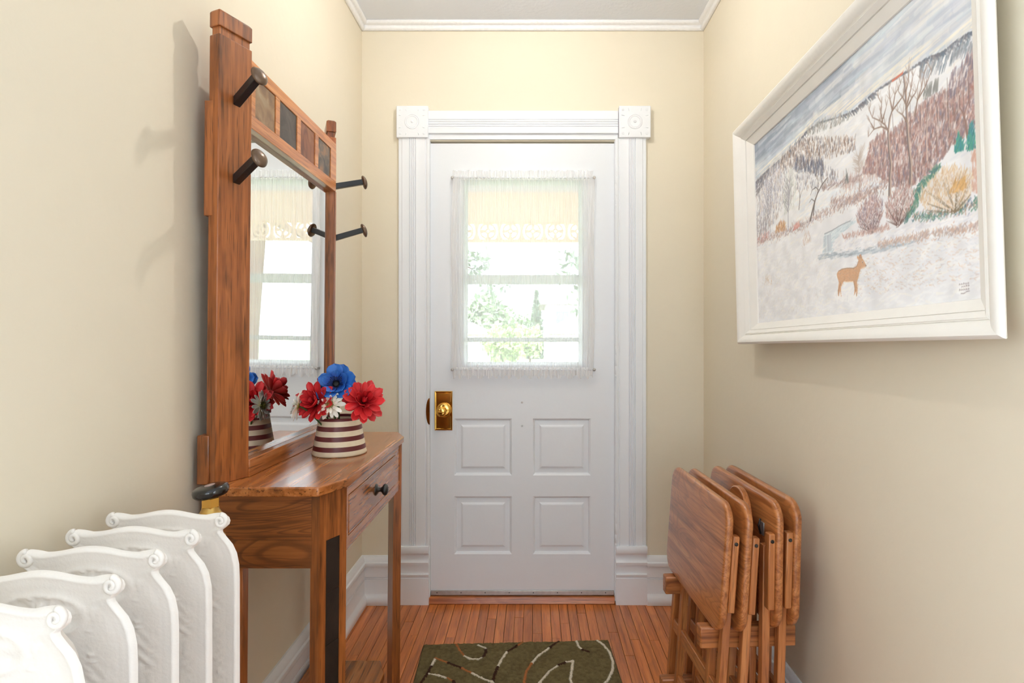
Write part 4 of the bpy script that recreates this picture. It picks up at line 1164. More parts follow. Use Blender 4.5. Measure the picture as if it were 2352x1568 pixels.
# reddish wood climbing to the right
redw = [(.650,.52),(.680,.605),(.722,.625),(.767,.606),(.812,.622),(.853,.635),(.878,.640),(.92,.635),(.945,.640),(.964,.645),(1.01,.64),(1.01,.48),(.963,.475),(.942,.47),(.92,.45),(.896,.42),(.843,.397),(.801,.402),(.770,.409),(.752,.44),(.70,.50)]
dabs(redw, 900, [C(140,100,96), C(112,84,88), C(158,112,102), C(128,88,80)], .020, .016, 1.45, .6, .7)
dabs(redw, 500, [C(236,230,228), C(214,200,196)], .016, .007, 1.5, .6, .7)
dabs(redw, 1900, [C(132,92,86), C(156,106,94), C(110,90,104), C(176,132,120), C(142,84,72), C(190,160,156), C(104,100,120), C(92,66,60), C(222,212,210)], .018, .0078, 1.45, .5, .62)
for i in range(34):
    s = prs.uniform(.66, 1.0); t_ = prs.uniform(.46, .60)
    if inside(redw, s, t_): stroke(s, t_, s+prs.uniform(-.003, .003), t_+prs.uniform(.05, .12), .004, .002, [C(214,190,178), C(92,70,66), C(196,170,164)][i % 3], .7)
for i in range(150):
    s = prs.uniform(.935, 1.0); t_ = prs.uniform(.635, .70)-(.995-s)*.6; stroke(s, t_, s+.003, t_+.02, .006, .002, [C(120,100,112), C(150,116,110), C(214,206,206), C(92,82,100)][i % 4], .75)
for i in range(70):
    s = prs.uniform(.865, .905); stroke(s, .662+prs.uniform(-.012, .012), s+.004, .685+prs.uniform(-.01, .012), .005, .002, C(112,112,108), .6)
# tall bare trees
bk = C(120,92,78); bk2 = C(176,150,134)
def tree2(trunk, br, w):
    line(trunk, w, w*.42, bk2); line([(a-.0022, b) for a, b in trunk], w*.45, w*.22, C(92,76,76))
    for q in br:
        line(q, w*.42, w*.10, bk)
        for (a, b) in q[1:]:
            for k in range(4): stroke(a, b, a+prs.uniform(-.014, .014), b+prs.uniform(.015, .045), .0026, .0010, C(140,116,104), .8)
tree2([(.748,.397),(.751,.454),(.756,.50),(.751,.565),(.75,.622),(.757,.664),(.766,.685)], [[(.766,.685),(.776,.733),(.796,.757)],[(.766,.685),(.803,.71),(.815,.743)],[(.766,.685),(.759,.728),(.757,.77)],[(.75,.622),(.739,.652),(.721,.678),(.693,.708),(.681,.744)],[(.744,.634),(.726,.654),(.698,.662),(.675,.648)],[(.73,.67),(.725,.706),(.729,.736),(.717,.766)],[(.733,.68),(.746,.715)],[(.698,.662),(.683,.699)]], .017)
tree2([(.818,.405),(.820,.436),(.821,.469),(.816,.542),(.814,.605),(.813,.662),(.812,.719),(.808,.774)], [[(.813,.662),(.83,.684),(.843,.694),(.856,.73)],[(.813,.67),(.803,.702),(.788,.736)],[(.816,.677),(.828,.716),(.836,.753)],[(.812,.618),(.799,.649),(.783,.671)],[(.838,.62),(.847,.666),(.86,.695),(.869,.736)],[(.847,.666),(.87,.69),(.89,.728)],[(.812,.719),(.821,.746),(.821,.778)]], .018)
line([(.976,.468),(.973,.513),(.97,.537),(.961,.563),(.96,.60)], .008, .003, C(120,84,74)); line([(.97,.537),(.982,.57)], .004, .002, C(120,84,74))
line([(.898,.454),(.898,.508),(.896,.567)], .006, .002, C(120,88,80)); line([(.87,.458),(.871,.538),(.875,.602)], .006, .002, C(206,180,166))
stroke(.769,.787,.803,.787,.008,.008, C(196,92,66), 1); stroke(.800,.787,.806,.793,.004,.002, C(196,92,66), 1)
# spruces and ivy
for ap, l, r in (((.955,.492),(.943,.440),(.966,.437)), ((.985,.505),(.970,.428),(1.0,.426))):
    dabs([ap, l, r], 90, [C(30,130,110), C(20,104,104), C(54,150,110), C(28,120,140)], .016, .006, 1.4, .5, .9)
grn = [C(36,104,84), C(70,124,100), C(44,92,96), C(120,140,120)]
for i in range(230):
    pts = [(.9,.419),(.887,.401),(.861,.39),(.839,.371),(.833,.336),(.818,.315),(.801,.298)]; q = prs.uniform(0, 5.99); a = pts[int(q)]; b = pts[int(q)+1]; u = q-int(q)
    s = a[0]+(b[0]-a[0])*u; t_ = a[1]+(b[1]-a[1])*u; stroke(s+prs.gauss(0,.005), t_+prs.gauss(0,.008), s+prs.gauss(0,.007), t_+.012, .007, .003, grn[prs.randrange(4)], .75)
bank([(.821,.29),(.858,.283),(.896,.272),(.931,.266),(.965,.268),(1.0,.268)], 300, grn + [C(176,140,120), C(150,120,100), C(70,90,120)], .008, .010)
# shrubs
def shrub(poly, root, n, pal):
    dabs(poly, n, pal, .022, .0048, 1.5, .8, .8)
    cs = sum(p[0] for p in poly)/len(poly); ct = sum(p[1] for p in poly)/len(poly)
    for i in range(46):
        p = poly[prs.randrange(len(poly))]; q = prs.uniform(.4, .95)
        stroke(root[0], root[1], root[0]+(p[0]-root[0])*q+prs.gauss(0,.006), root[1]+(p[1]-root[1])*q, .003, .0012, pal[0]*.62, .6)
    dabs(poly, n//4, [C(226,220,220)], .008, .004, 1.5, 1.2, .8)
shrub([(.676,.287),(.623,.332),(.62,.374),(.651,.403),(.697,.410),(.723,.377),(.719,.337),(.704,.304)], (.680,.287), 520, [C(150,112,112), C(126,92,100), C(176,142,138), C(190,166,166), C(112,104,124), C(166,116,96)])
shrub([(.774,.277),(.731,.326),(.736,.366),(.771,.398),(.812,.398),(.831,.366),(.822,.332),(.798,.302)], (.774,.279), 480, [C(156,104,96), C(176,132,120), C(140,88,84), C(200,176,166), C(120,110,108), C(214,206,200)])
shrub([(.94,.263),(.859,.303),(.844,.337),(.855,.375),(.911,.398),(.957,.385),(.990,.352),(.985,.306),(.961,.274)], (.940,.265), 760, [C(206,172,128), C(222,200,168), C(190,150,104), C(232,220,204), C(196,170,150), C(214,184,140)])
dabs([(.925,.325),(.94,.352),(.965,.348),(.970,.322)], 60, [C(200,146,74), C(214,166,96), C(176,122,60)], .016, .007, 1.0, .5, .85)
dabs([(.985,.30),(.985,.42),(1.0,.42),(1.0,.30)], 90, [C(190,136,112), C(206,166,150)], .02, .008, 1.2, .6, .6)
# creek
fill([(.620,.352),(.58,.366),(.52,.358),(.464,.350),(.455,.318),(.45,.272),(.50,.262),(.505,.30),(.535,.325),(.58,.338)], C(206,218,224))
dabs([(.620,.352),(.58,.366),(.52,.358),(.464,.350),(.455,.318),(.45,.272),(.50,.262),(.505,.30),(.535,.325)], 130, [C(178,200,210), C(214,226,230), C(150,170,182), C(232,236,238)], .03, .005, .2, .3, .6)
line([(.464,.352),(.501,.354),(.547,.362),(.59,.364)], .005, .003, C(140,146,156)); 
for i in range(60): 
    s = prs.uniform(.458, .497); stroke(s, .340, s+.001, .275, .005, .004, [C(170,184,194), C(224,230,234), C(142,154,168)][i % 3], .5)
for i in range(520):
    pts = [(.42,.262),(.45,.258),(.491,.248),(.544,.240),(.6,.232),(.65,.230),(.702,.220),(.754,.221),(.79,.216),(.824,.221)]
    s = prs.uniform(.425, .82); t_ = interp(pts, s)+prs.gauss(0, .006); stroke(s, t_, s+.02, t_+prs.uniform(-.003, .003), .006, .003, [C(150,164,176), C(176,190,200), C(126,138,150), C(206,214,220)][prs.randrange(4)], .55 if s < .72 else .35)
bank([(.554,.306),(.622,.300),(.694,.288),(.743,.288)], 220, [C(184,140,128), C(206,180,172), C(160,120,116)], .006, .012)
# foreground snow
dabs([(0,0),(0,.43),(.30,.41),(.45,.34),(.45,.26),(.62,.215),(.8,.20),(1,.19),(1,0)], 1500, [C(244,244,244), C(234,236,240), C(226,228,234), C(240,236,228), C(236,236,238)], .045, .010, .15, .5, .45)
dabs([(.50,.30),(.62,.29),(.74,.275),(.9,.26),(1,.235),(1,.20),(.83,.215),(.7,.225),(.52,.245)], 420, [C(242,242,244), C(228,228,234), C(236,230,226), C(206,206,216)], .03, .007, .1, .4, .6)
bank([(.70,.235),(.824,.224),(.856,.222),(.894,.217),(.941,.21),(1.0,.205)], 420, [C(190,150,130), C(206,178,160), C(160,140,140), C(178,160,150)], .007, .010)
for i in range(520):          # dry grass blades
    s = prs.uniform(.60, 1.0); t_ = prs.uniform(.06, .20); stroke(s, t_, s+prs.uniform(.003, .010), t_-prs.uniform(-.004, .008), .0030, .0012, [C(206,176,156), C(190,170,164), C(222,200,184), C(200,206,216)][prs.randrange(4)], .55)
for i in range(420):
    s = prs.uniform(.0, .48); t_ = prs.uniform(.02, .30); stroke(s, t_, s+prs.uniform(-.004, .006), t_+prs.uniform(.006, .016), .0026, .001, [C(214,206,196), C(206,206,214), C(196,184,172)][prs.randrange(3)], .5)
dabs([(.335,.33),(.345,.385),(.375,.39),(.39,.34)], 90, [C(200,176,160), C(176,150,138), C(224,216,210)], .016, .003, 1.5, .7, .8)
dabs([(.05,.20),(.07,.25),(.11,.24),(.12,.19)], 50, [C(206,180,156), C(186,160,140)], .014, .003, 1.4, .7, .8)
# the deer
deer = [(.618,.22),(.624,.211),(.625,.219),(.631,.221),(.635,.208),(.639,.2),(.646,.187),(.652,.174),(.65,.17),(.637,.169),(.629,.165),(.623,.149),(.617,.13),(.612,.117),(.613,.093),(.611,.064),(.608,.063),(.605,.087),(.602,.065),(.598,.066),(.601,.095),(.596,.124),(.569,.127),(.553,.132),(.54,.112),(.538,.091),(.541,.072),(.535,.071),(.533,.099),(.528,.074),(.524,.078),(.524,.1),(.53,.132),(.522,.156),(.521,.169),(.529,.178),(.546,.182),(.571,.18),(.599,.174),(.612,.179),(.619,.192),(.621,.201),(.615,.211)]
fill(deer, C(196,142,98))
dabs(deer, 200, [C(184,128,84), C(206,156,112), C(176,140,118), C(214,164,120), C(168,118,80)], .010, .004, -.2, .6, .6)
line([(.529,.178),(.546,.183),(.571,.181),(.599,.175),(.612,.179),(.62,.195)], .0035, .003, C(150,112,86)); line([(.538,.128),(.527,.10),(.526,.078)], .003, .002, C(130,88,62)); line([(.599,.124),(.603,.09),(.609,.066)], .003, .002, C(140,96,66)); line([(.555,.129),(.570,.126),(.594,.123)], .003, .003, C(228,206,180))
stroke(.637,.190,.638,.190,.006,.006, C(240,228,212)); stroke(.637,.189,.6375,.189,.004,.004, C(40,30,28)); stroke(.651,.173,.652,.172,.005,.004, C(84,60,52)); line([(.625,.218),(.627,.208)], .004, .002, C(110,76,60)); line([(.632,.219),(.632,.207)], .004, .002, C(110,76,60))
dabs([(.50,.085),(.53,.07),(.62,.06),(.66,.09),(.62,.05),(.52,.05)], 60, [C(242,242,242)], .02, .006, 1.2, .5, .8)
# signature scrawl : three short illegible lines and a flourish
sg = C(70,48,56)
for r_, (t_, n) in enumerate(((.048, 5), (.0405, 4), (.031, 5))):
    s = .945 + (.006 if r_ == 1 else 0)
    for k in range(n):
        x = s + k*.0052; h = prs.uniform(.004, .008)
        line([(x, t_), (x+.0010, t_+h*.6), (x+.0022, t_+.001), (x+.0034, t_+h*.4)], .0012, .0009, sg, .75)
line([(.949,.0225),(.956,.0215),(.963,.0262),(.970,.027)], .0016, .0010, sg, .8)
gn = np.random.RandomState(3).rand(26, 42)
yy = np.linspace(0, 24.99, PH); xx = np.linspace(0, 40.99, PW); y0_ = yy.astype(int); x0_ = xx.astype(int); fy_ = (yy-y0_)[:, None]; fx_ = (xx-x0_)[None, :]
fy_ = fy_*fy_*(3-2*fy_); fx_ = fx_*fx_*(3-2*fx_)
bl = (gn[np.ix_(y0_, x0_)]*(1-fx_)+gn[np.ix_(y0_, np.minimum(x0_+1, 41))]*fx_)*(1-fy_) + (gn[np.ix_(np.minimum(y0_+1, 25), x0_)]*(1-fx_)+gn[np.ix_(np.minimum(y0_+1, 25), np.minimum(x0_+1, 41))]*fx_)*fy_
IMG = np.clip(IMG*(1.0+.07*bl[..., None]), 0, 1)
IMG[1:-1, 1:-1] = IMG[1:-1, 1:-1]*.5 + .125*(IMG[:-2, 1:-1] + IMG[2:, 1:-1] + IMG[1:-1, :-2] + IMG[1:-1, 2:])

# canvas mesh, finer towards the near end, painted through vertex colours
NU, NV = 720, 440
yfar = 2.01341 - cu0; ynear = 2.01341 - cu1
us = 2.01341 - 1/np.linspace(1/yfar, 1/ynear, NU+1)
vs_ = np.linspace(cv0, cv1, NV+1)
U, Vv = np.meshgrid(us, vs_)
O_ = np.array(PO + PU*FW/2); P3 = np.array(PO)[None, None, :] - O_ + U[..., None]*np.array(PU) + Vv[..., None]*np.array(PV) - 0.0495*np.array(PN_)
co = P3.reshape(-1, 3).astype(np.float32)
me = bpy.data.meshes.new('canvas'); nv_ = len(co)
idx = np.arange(nv_).reshape(NV+1, NU+1)
quads = np.stack([idx[:-1, :-1], idx[:-1, 1:], idx[1:, 1:], idx[1:, :-1]], -1).reshape(-1, 4).astype(np.int32)
me.vertices.add(nv_); me.vertices.foreach_set('co', co.ravel())
me.loops.add(quads.size); me.loops.foreach_set('vertex_index', quads.ravel())
me.polygons.add(len(quads)); me.polygons.foreach_set('loop_start', np.arange(0, quads.size, 4, dtype=np.int32)); me.polygons.foreach_set('loop_total', np.full(len(quads), 4, np.int32))
me.update(calc_edges=True)
sx_ = np.clip(((U-cu0)/(cu1-cu0))*(PW-1), 0, PW-1.001); sy_ = np.clip((1-(Vv-cv0)/(cv1-cv0))*(PH-1), 0, PH-1.001)
ix, iy = sx_.astype(int), sy_.astype(int); fx, fy = (sx_-ix)[..., None], (sy_-iy)[..., None]
colr = (IMG[iy, ix]*(1-fx)+IMG[iy, ix+1]*fx)*(1-fy) + (IMG[iy+1, ix]*(1-fx)+IMG[iy+1, ix+1]*fx)*fy
lin = np.where(colr <= .04045, colr/12.92, ((colr+.055)/1.055)**2.4).reshape(-1, 3)
at = me.color_attributes.new('Col', 'FLOAT_COLOR', 'POINT')
at.data.foreach_set('color', np.concatenate([lin, np.ones((nv_, 1))], 1).astype(np.float32).ravel())
me.materials.append(vcol('oil_paint', rough=.5, bump=.12))
cv = bpy.data.objects.new('canvas', me); COL.objects.link(cv); cv.parent = pic
cv['label'] = 'oil painting of a deer, a creek and bare trees in snow'
bk_ = MB(); bk_._add([pp(cu0-.02, cv0-.02, .0515), pp(cu1+.02, cv0-.02, .0515), pp(cu1+.02, cv1+.02, .0515), pp(cu0-.02, cv1+.02, .0515), pp(cu0-.02, cv0-.02, .055), pp(cu1+.02, cv0-.02, .055), pp(cu1+.02, cv1+.02, .055), pp(cu0-.02, cv1+.02, .055)], [(0,1,2,3),(7,6,5,4),(0,4,5,1),(1,5,6,2),(2,6,7,3),(3,7,4,0)])
add('stretcher', bk_, M['cream'], pic)

# ------------------------------------------------------------------ folded tray tables on their rack
GX, GY, GR = 0.573, 1.730, math.radians(3.3)
def rounded_rect(y0, y1, z0, z1, r, n=8):
    pts = []
    for cy, cz, a0 in ((y1-r, z1-r, 0), (y0+r, z1-r, 90), (y0+r, z0+r, 180), (y1-r, z0+r, 270)):
        for k in range(n+1):
            a = math.radians(a0 + 90*k/n); pts.append((cy + r*math.cos(a), cz + r*math.sin(a)))
    return pts
def tray(label, x, lean_deg, sgn, dz=0.0, dy=0.0):
    """sgn +1 : underside towards the wall, -1 : underside towards the room"""
    th = math.radians(lean_deg)
    xb = x - 0.6*math.tan(th)
    p = Vector((GX, GY, 0)) + Matrix.Rotation(GR, 3, 'Z') @ Vector((xb, dy, 0))
    e = thing('tray_table', label, 'tray table', tuple(p), (0, th, GR), group='folded oak tray tables on the rack')
    out = rounded_rect(-.240, .240, .437+dz, .771+dz, .052)
    n = len(out); m = MB(); prof = [(-.0105,.0085),(-.0095,.0035),(-.0065,.0008),(-.002,0),(.003,0),(.007,.0018),(.0095,.0055),(.0105,.0105)]
    cy, cz = 0, .604+dz
    for (xx, ins) in prof:
        for (y, z) in out:
            ky = 1 - ins/.24; kz = 1 - ins/.167
            m.v.append((xx*sgn, cy + (y-cy)*ky, cz + (z-cz)*kz))
    for k in range(len(prof)-1):
        for i in range(n):
            j = (i+1) % n; m.f.append((k*n+i, k*n+j, (k+1)*n+j, (k+1)*n+i))
    m.f.append(tuple(range(n))[::-1]); m.f.append(tuple(range((len(prof)-1)*n, len(prof)*n)))
    add('tray_top', m, M['trayY'], e, auto=50, local=True)
    def bx(a, b, y0, y1, z0, z1): return MB().box(min(a*sgn, b*sgn), max(a*sgn, b*sgn), y0, y1, z0, z1)
    for ys in (-1, 1):
        y0, y1 = sorted((ys*.2365, ys*.2125))
        c = add('cleat', bx(.0108, .0285, y0, y1, .497+dz, .692+dz), M['trayZ'], e, bevel=.003, local=True)
        add('bolt', MB().lathe([(.0048,0),(.0048,.0012),(.0028,.0022),(.0001,.0008)], axis_matrix((.0196*sgn, ys*.2365, .673+dz), (0, ys, 0)), 14), M['iron'], c, smooth=True, local=True)
        y0, y1 = sorted((ys*.2115, ys*.1880))
        add('leg', bx(.0108, .0315, y0, y1, 0, .655+dz), M['trayZ'], e, bevel=.002, local=True)
        y0, y1 = sorted((ys*.1350, ys*.1115))
        add('leg', bx(.0108, .0315, y0, y1, 0, .640+dz), M['trayZ'], e, bevel=.002, local=True)
    add('stretcher', bx(.0135, .0275, -.188, .188, .247, .283), M['trayY'], e, bevel=.002, local=True)
    add('stretcher', bx(.0135, .0275, -.1115, .1115, .105, .141), M['trayY'], e, bevel=.002, local=True)
    lt_ = add('latch', bx(.0108, .0135, -.172, -.150, .665+dz, .700+dz), M['alu'], e, bevel=.001, local=True)
    add('latch_spring', MB().tube([(.016*sgn, -.160, .668+dz), (.022*sgn, -.160, .690+dz), (.017*sgn, -.160, .708+dz)], .0028, 8), M['iron'], lt_, smooth=True, local=True)
    add('top_bar', bx(.0112, .026, -.1115, .1115, .600+dz, .628+dz), M['trayY'], e, bevel=.002, local=True)
    return e
tray('folded oak tray table with its bare top turned to the room, nearest the door casing', -.098, 4.2, 1)
tray('folded oak tray table second from the room side of the rack, behind the first', -.047, 3.6, 1, -.004, -.004)
tray('folded oak tray table third on the rack, its bolted underside turned to the room', .041, 0.8, -1, 0, .004)
tray('folded oak tray table closest to the wall, last on the rack', .088, 1.5, -1, .002, .006)
rk = thing('tray_rack', 'oak carrying rack with an arched handle holding the folded tray tables', 'rack', (GX, GY, 0), (0, 0, GR))
for ys in (-1, 1):
    y = ys*.162
    add('arm', MB().box(-.146, .112, y-.017, y+.017, .376, .4315), M['trayX'], rk, bevel=.004, local=True)
    add('foot', MB().box(-.158, .118, y-.017, y+.017, .050, .106), M['trayX'], rk, bevel=.004, local=True)
    for xx in (-.13, .10):
        add('foot_pad', MB().box(xx-.018, xx+.018, y-.015, y+.015, 0, .050), M['trayZ'], rk, bevel=.002, local=True)
    add('upright', MB().box(-.014, .004, y-.015, y+.015, .106, .376), M['trayZ'], rk, bevel=.002, local=True)
hb = []
for k in range(17):
    a = math.pi*k/16; hb.append((-.085 + .066*math.cos(a), .712 + .066*math.sin(a)))
hb += [(-.151, .40), (.075, .40), (.075, .52), (-.019, .60)]
m = MB().sweep(hb, [lambda y, z: (-.0115, y, z), lambda y, z: (.006, y, z)])
add('handle_board', m, M['trayY'], rk, bevel=.003, local=True)
add('handle_rail', MB().box(-.0115, .005, -.145, .145, .388, .400), M['trayY'], rk, local=True)

# ------------------------------------------------------------------ rug
RA = math.radians(2.585); RW, RL = 0.719, 1.16
rug = thing('rug', 'olive green shag rug with cream, rust and brown curving lines', 'rug', (-0.4260, 2.2639, 0), (0, 0, RA))
curves = {
 'a': [(.129,.013),(.144,.057),(.166,.099),(.189,.117),(.215,.122),(.234,.109),(.244,.075),(.241,.047),(.213,.021)],
 'b': [(.382,.01),(.359,.035),(.321,.079),(.301,.132),(.289,.177),(.279,.226),(.275,.261),(.262,.40),(.22,.55)],
 'c': [(.522,.009),(.48,.058),(.439,.105),(.411,.157),(.391,.206),(.381,.266),(.40,.38),(.46,.50)],
 'd': [(.668,.002),(.692,.039),(.706,.096),(.708,.157),(.696,.214),(.672,.267),(.659,.285),(.60,.36),(.50,.44)],
 'e': [(.592,.005),(.595,.049),(.607,.074),(.628,.086)],
 'f': [(.02,.33),(.031,.257),(.044,.203),(.052,.153),(.06,.108)],
 'f2': [(.06,.108),(.111,.14),(.164,.178),(.202,.21),(.234,.239),(.266,.261),(.30,.30)],
 'g': [(.051,.206),(.084,.217),(.117,.236),(.139,.255),(.17,.33),(.16,.45)],
 'h': [(.36,.40),(.434,.275),(.472,.21),(.507,.174),(.538,.153),(.563,.147)],
 'h2': [(.563,.147),(.552,.208),(.541,.261),(.55,.36),(.62,.50)],
 'i': [(.05,.95),(.12,.80),(.25,.72),(.36,.76),(.40,.88),(.35,1.0)], 'j': [(.45,1.10),(.50,.92),(.60,.80),(.69,.62)], 'k': [(.06,.55),(.15,.62),(.28,.62),(.40,.56)]}
seq = {'a':'oocccbbcc','b':'obccbbbbc','c':'bccooocb','d':'ccccccccb','e':'ccbo','f':'bbbcc','f2':'obocccb','g':'ccobb','h':'cccbcc','h2':'cccbb','i':'cocbbc','j':'cbbo','k':'ccob'}
pal = {'c': np.array(sr(214,204,184)[:3]), 'b': np.array(sr(62,40,30)[:3]), 'o': np.array(sr(168,104,62)[:3])}
NX, NY = 300, 470
xs = np.linspace(0.003, RW-.003, NX+1); ys = np.linspace(0.003, RL-.003, NY+1)
X, Y = np.meshgrid(xs, ys)
npz = np.random.RandomState(9)
def smooth_noise(nx, ny, seed):
    g = np.random.RandomState(seed).rand(ny+2, nx+2)
    u = np.linspace(0, nx, NX+1); v_ = np.linspace(0, ny, NY+1)
    iu = np.minimum(u.astype(int), nx); iv = np.minimum(v_.astype(int), ny); fu = (u-iu)[None, :]; fv = (v_-iv)[:, None]
    fu = fu*fu*(3-2*fu); fv = fv*fv*(3-2*fv)
    return (g[np.ix_(iv, iu)]*(1-fu)+g[np.ix_(iv, iu+1)]*fu)*(1-fv) + (g[np.ix_(iv+1, iu)]*(1-fu)+g[np.ix_(iv+1, iu+1)]*fu)*fv
n1 = smooth_noise(70, 110, 1); n2 = smooth_noise(18, 30, 2); n3 = npz.rand(NY+1, NX+1)
hgt = .0105 + .0035*n1 + .0016*n2 + .0022*(n3-.5)
base = np.array(sr(112, 99, 68)[:3]); dk = np.array(sr(78, 69, 45)[:3])
kk = np.clip(.55*n1 + .25*n2 + .35*n3, 0, 1)[..., None]
col = dk*(1-kk) + base*1.12*kk
for key, pts in curves.items():
    sq = seq[key]
    for i in range(len(pts)-1):
        a, b = np.array(pts[i]), np.array(pts[i+1]); d = b-a; L2 = (d@d)+1e-9
        h = np.clip(((X-a[0])*d[0]+(Y-a[1])*d[1])/L2, 0, 1)
        dist = np.hypot(X-a[0]-d[0]*h, Y-a[1]-d[1]*h) + (n3-.5)*.0022 + (n1-.5)*.002
        w = .0052 if sq[min(i, len(sq)-1)] != 'b' else .0062
        msk = np.clip((w-dist)/.0016, 0, 1)
        cc = pal[sq[min(i, len(sq)-1)]]
        col = col*(1-msk[..., None]) + cc*(.75+.4*n3[..., None])*msk[..., None]
        hgt = hgt + .0018*msk
edge = np.minimum(np.minimum(X, RW-X), np.minimum(Y, RL-Y)); hgt = hgt*np.clip(.35+edge/.010, 0, 1)
co = np.stack([X + (npz.rand(NY+1, NX+1)-.5)*.0012, -Y + (npz.rand(NY+1, NX+1)-.5)*.0012, hgt], -1).reshape(-1, 3).astype(np.float32)
me = bpy.data.meshes.new('pile'); nv_ = len(co)
idx = np.arange(nv_).reshape(NY+1, NX+1)
quads = np.stack([idx[:-1, :-1], idx[1:, :-1], idx[1:, 1:], idx[:-1, 1:]], -1).reshape(-1, 4).astype(np.int32)
me.vertices.add(nv_); me.vertices.foreach_set('co', co.ravel())
me.loops.add(quads.size); me.loops.foreach_set('vertex_index', quads.ravel())
me.polygons.add(len(quads)); me.polygons.foreach_set('loop_start', np.arange(0, quads.size, 4, dtype=np.int32)); me.polygons.foreach_set('loop_total', np.full(len(quads), 4, np.int32))
me.update(calc_edges=True)
at = me.color_attributes.new('Col', 'FLOAT_COLOR', 'POINT')
at.data.foreach_set('color', np.concatenate([np.clip(col, 0, 1).reshape(-1, 3), np.ones((nv_, 1))], 1).astype(np.float32).ravel())
me.materials.append(vcol('shag_pile', rough=.95, bump=.5, spec=.1))
o = bpy.data.objects.new('pile', me); COL.objects.link(o); o.parent = rug
add('backing', MB().box(0, RW, -RL, 0, .0003, .0045), plain('jute_back', sr(70, 62, 40), .9, var=.2), rug, local=True)

# ------------------------------------------------------------------ ceiling lamp above the vestibule (just out of frame)
lam = thing('ceiling_lamp', 'small bare bulb ceiling lamp hanging above the vestibule', 'lamp', (-0.04, 1.83, ZC))
add('canopy', MB().lathe([(.0001,0),(.085,0),(.085,-.012),(.070,-.030),(.0001,-.030)], Matrix.Translation((-0.04, 1.83, ZC)), 36, caps=False).tube([(-0.04,1.83,ZC-.02),(-0.04,1.83,ZC-.055)], .008, 10), M['brass'], lam, smooth=True)
add('socket', MB().lathe([(.0001,-.050),(.016,-.050),(.018,-.060),(.018,-.085),(.014,-.090),(.0001,-.090)], Matrix.Translation((-0.04, 1.83, ZC)), 20, caps=False), M['brass'], lam, smooth=True)
m, t, p, out = nt('lit_bulb'); p.inputs['Base Color'].default_value = (.9,.9,.9,1)
p.inputs['Emission Color'].default_value = (1.0, 0.945, 0.875, 1); p.inputs['Emission Strength'].default_value = LAMP_POWER
bp_ = [(.0001,-.126)] + [(.018*math.sin(math.pi*k/12), -.108 - .018*math.cos(math.pi*k/12)) for k in range(1, 11)] + [(.010,-.090)]
add('bulb', MB().lathe(bp_, Matrix.Translation((-0.04, 1.83, ZC)), 20, caps=False), m, lam, smooth=True)

# ------------------------------------------------------------------ outside : storm door, porch, garden, houses
sd = thing('door_2', 'white storm door outside the front door', None, (-0.05, D + .105, .03), kind='structure')
sy0, sy1 = D + .100, D + .126
def glow_white():
    m, t, p, out = nt('white_storm_glow'); N = t.nodes.new; L = t.links.new
    p.inputs['Base Color'].default_value = sr(240, 241, 243); p.inputs['Roughness'].default_value = .4
    tr = N('ShaderNodeBsdfTranslucent'); tr.inputs[0].default_value = (.95, .96, .97, 1)
    mx = N('ShaderNodeMixShader'); mx.inputs[0].default_value = .62; L(p.outputs[0], mx.inputs[1]); L(tr.outputs[0], mx.inputs[2]); L(mx.outputs[0], out.inputs[0])
    return m
M['glow_white'] = glow_white()          # translucency added to make the storm frame and rails glow white
sm = MB(); sx0, sx1 = OX0 + .004, OX1 - .004
sgx0, sgx1, sgz0, sgz1 = -.3085, .209, 1.075, 1.903
sm.box(sx0, sgx0, sy0, sy1, .034, 2.066).box(sgx1, sx1, sy0, sy1, .034, 2.066).box(sgx0, sgx1, sy0, sy1, .034, sgz0).box(sgx0, sgx1, sy0, sy1, sgz1, 2.066)
add('storm_frame', sm, M['glow_white'], sd)
def wz2(py, y): return CZ - (py - 770.0)*y/FPX
add('meeting_rail', MB().box(sgx0, sgx1, sy0, sy1, wz2(652, sy0), wz2(631, sy0)), M['glow_white'], sd)
add('lower_bar', MB().box(sgx0, sgx1, sy0+.006, sy1-.006, wz2(785, sy0), wz2(775, sy0)), M['glow_white'], sd)
add('pane', MB().box(sgx0, sgx1, sy0+.012, sy0+.014, wz2(631, sy0), sgz1), M['glass'], sd)
add('pane', MB().box(sgx0, sgx1, sy0+.010, sy0+.012, sgz0, wz2(652, sy0)), M['glass'], sd)

out_w = plain('outside_white_paint', sr(235, 236, 238), .6, var=.03)
tan = plain('porch_tan_paint', sr(226, 200, 174), .7, var=.04)
grey = plain('porch_grey_paint', sr(196, 192, 188), .7, var=.04)
# house front beside the door : clapboard siding on a porch return wall (seen in the mirror)
porch = thing('porch', 'covered front porch seen through the curtain with a tan frieze and turned posts', 'porch', (0, 4.4, -.05))
add('porch_floor', MB().box(-3.2, 3.2, D+T+.06, 4.75, -.10, -.02), grey, porch)
add('porch_ceiling', MB().box(-3.2, 3.2, D+T+.06, 4.80, 2.46, 2.52), grey, porch)
YP = 4.44
add('porch_beam', MB().box(-3.2, 3.2, YP-.05, YP+.09, wz2(443, YP), 2.46), grey, porch)
add('frieze_board', MB().box(-3.2, 3.2, YP-.02, YP+.05, wz2(512, YP), wz2(443, YP)), tan, porch)
for px_ in (-1.9, 1.9):
    add('porch_post', MB().lathe([(.06,-.02),(.06,.6),(.045,.63),(.055,.68),(.04,.75),(.05,1.2),(.04,1.62),(.055,1.68),(.045,1.73),(.06,1.78),(.06,wz2(512, YP))], Matrix.Translation((px_, YP, 0)), 20), out_w, porch, smooth=False, auto=30)
fz0, fz1 = wz2(556, YP), wz2(512, YP)
fret = thing('porch_fretwork', 'pale wooden fretwork of pierced rings hanging under the porch frieze', 'fretwork', (0, YP, fz0))
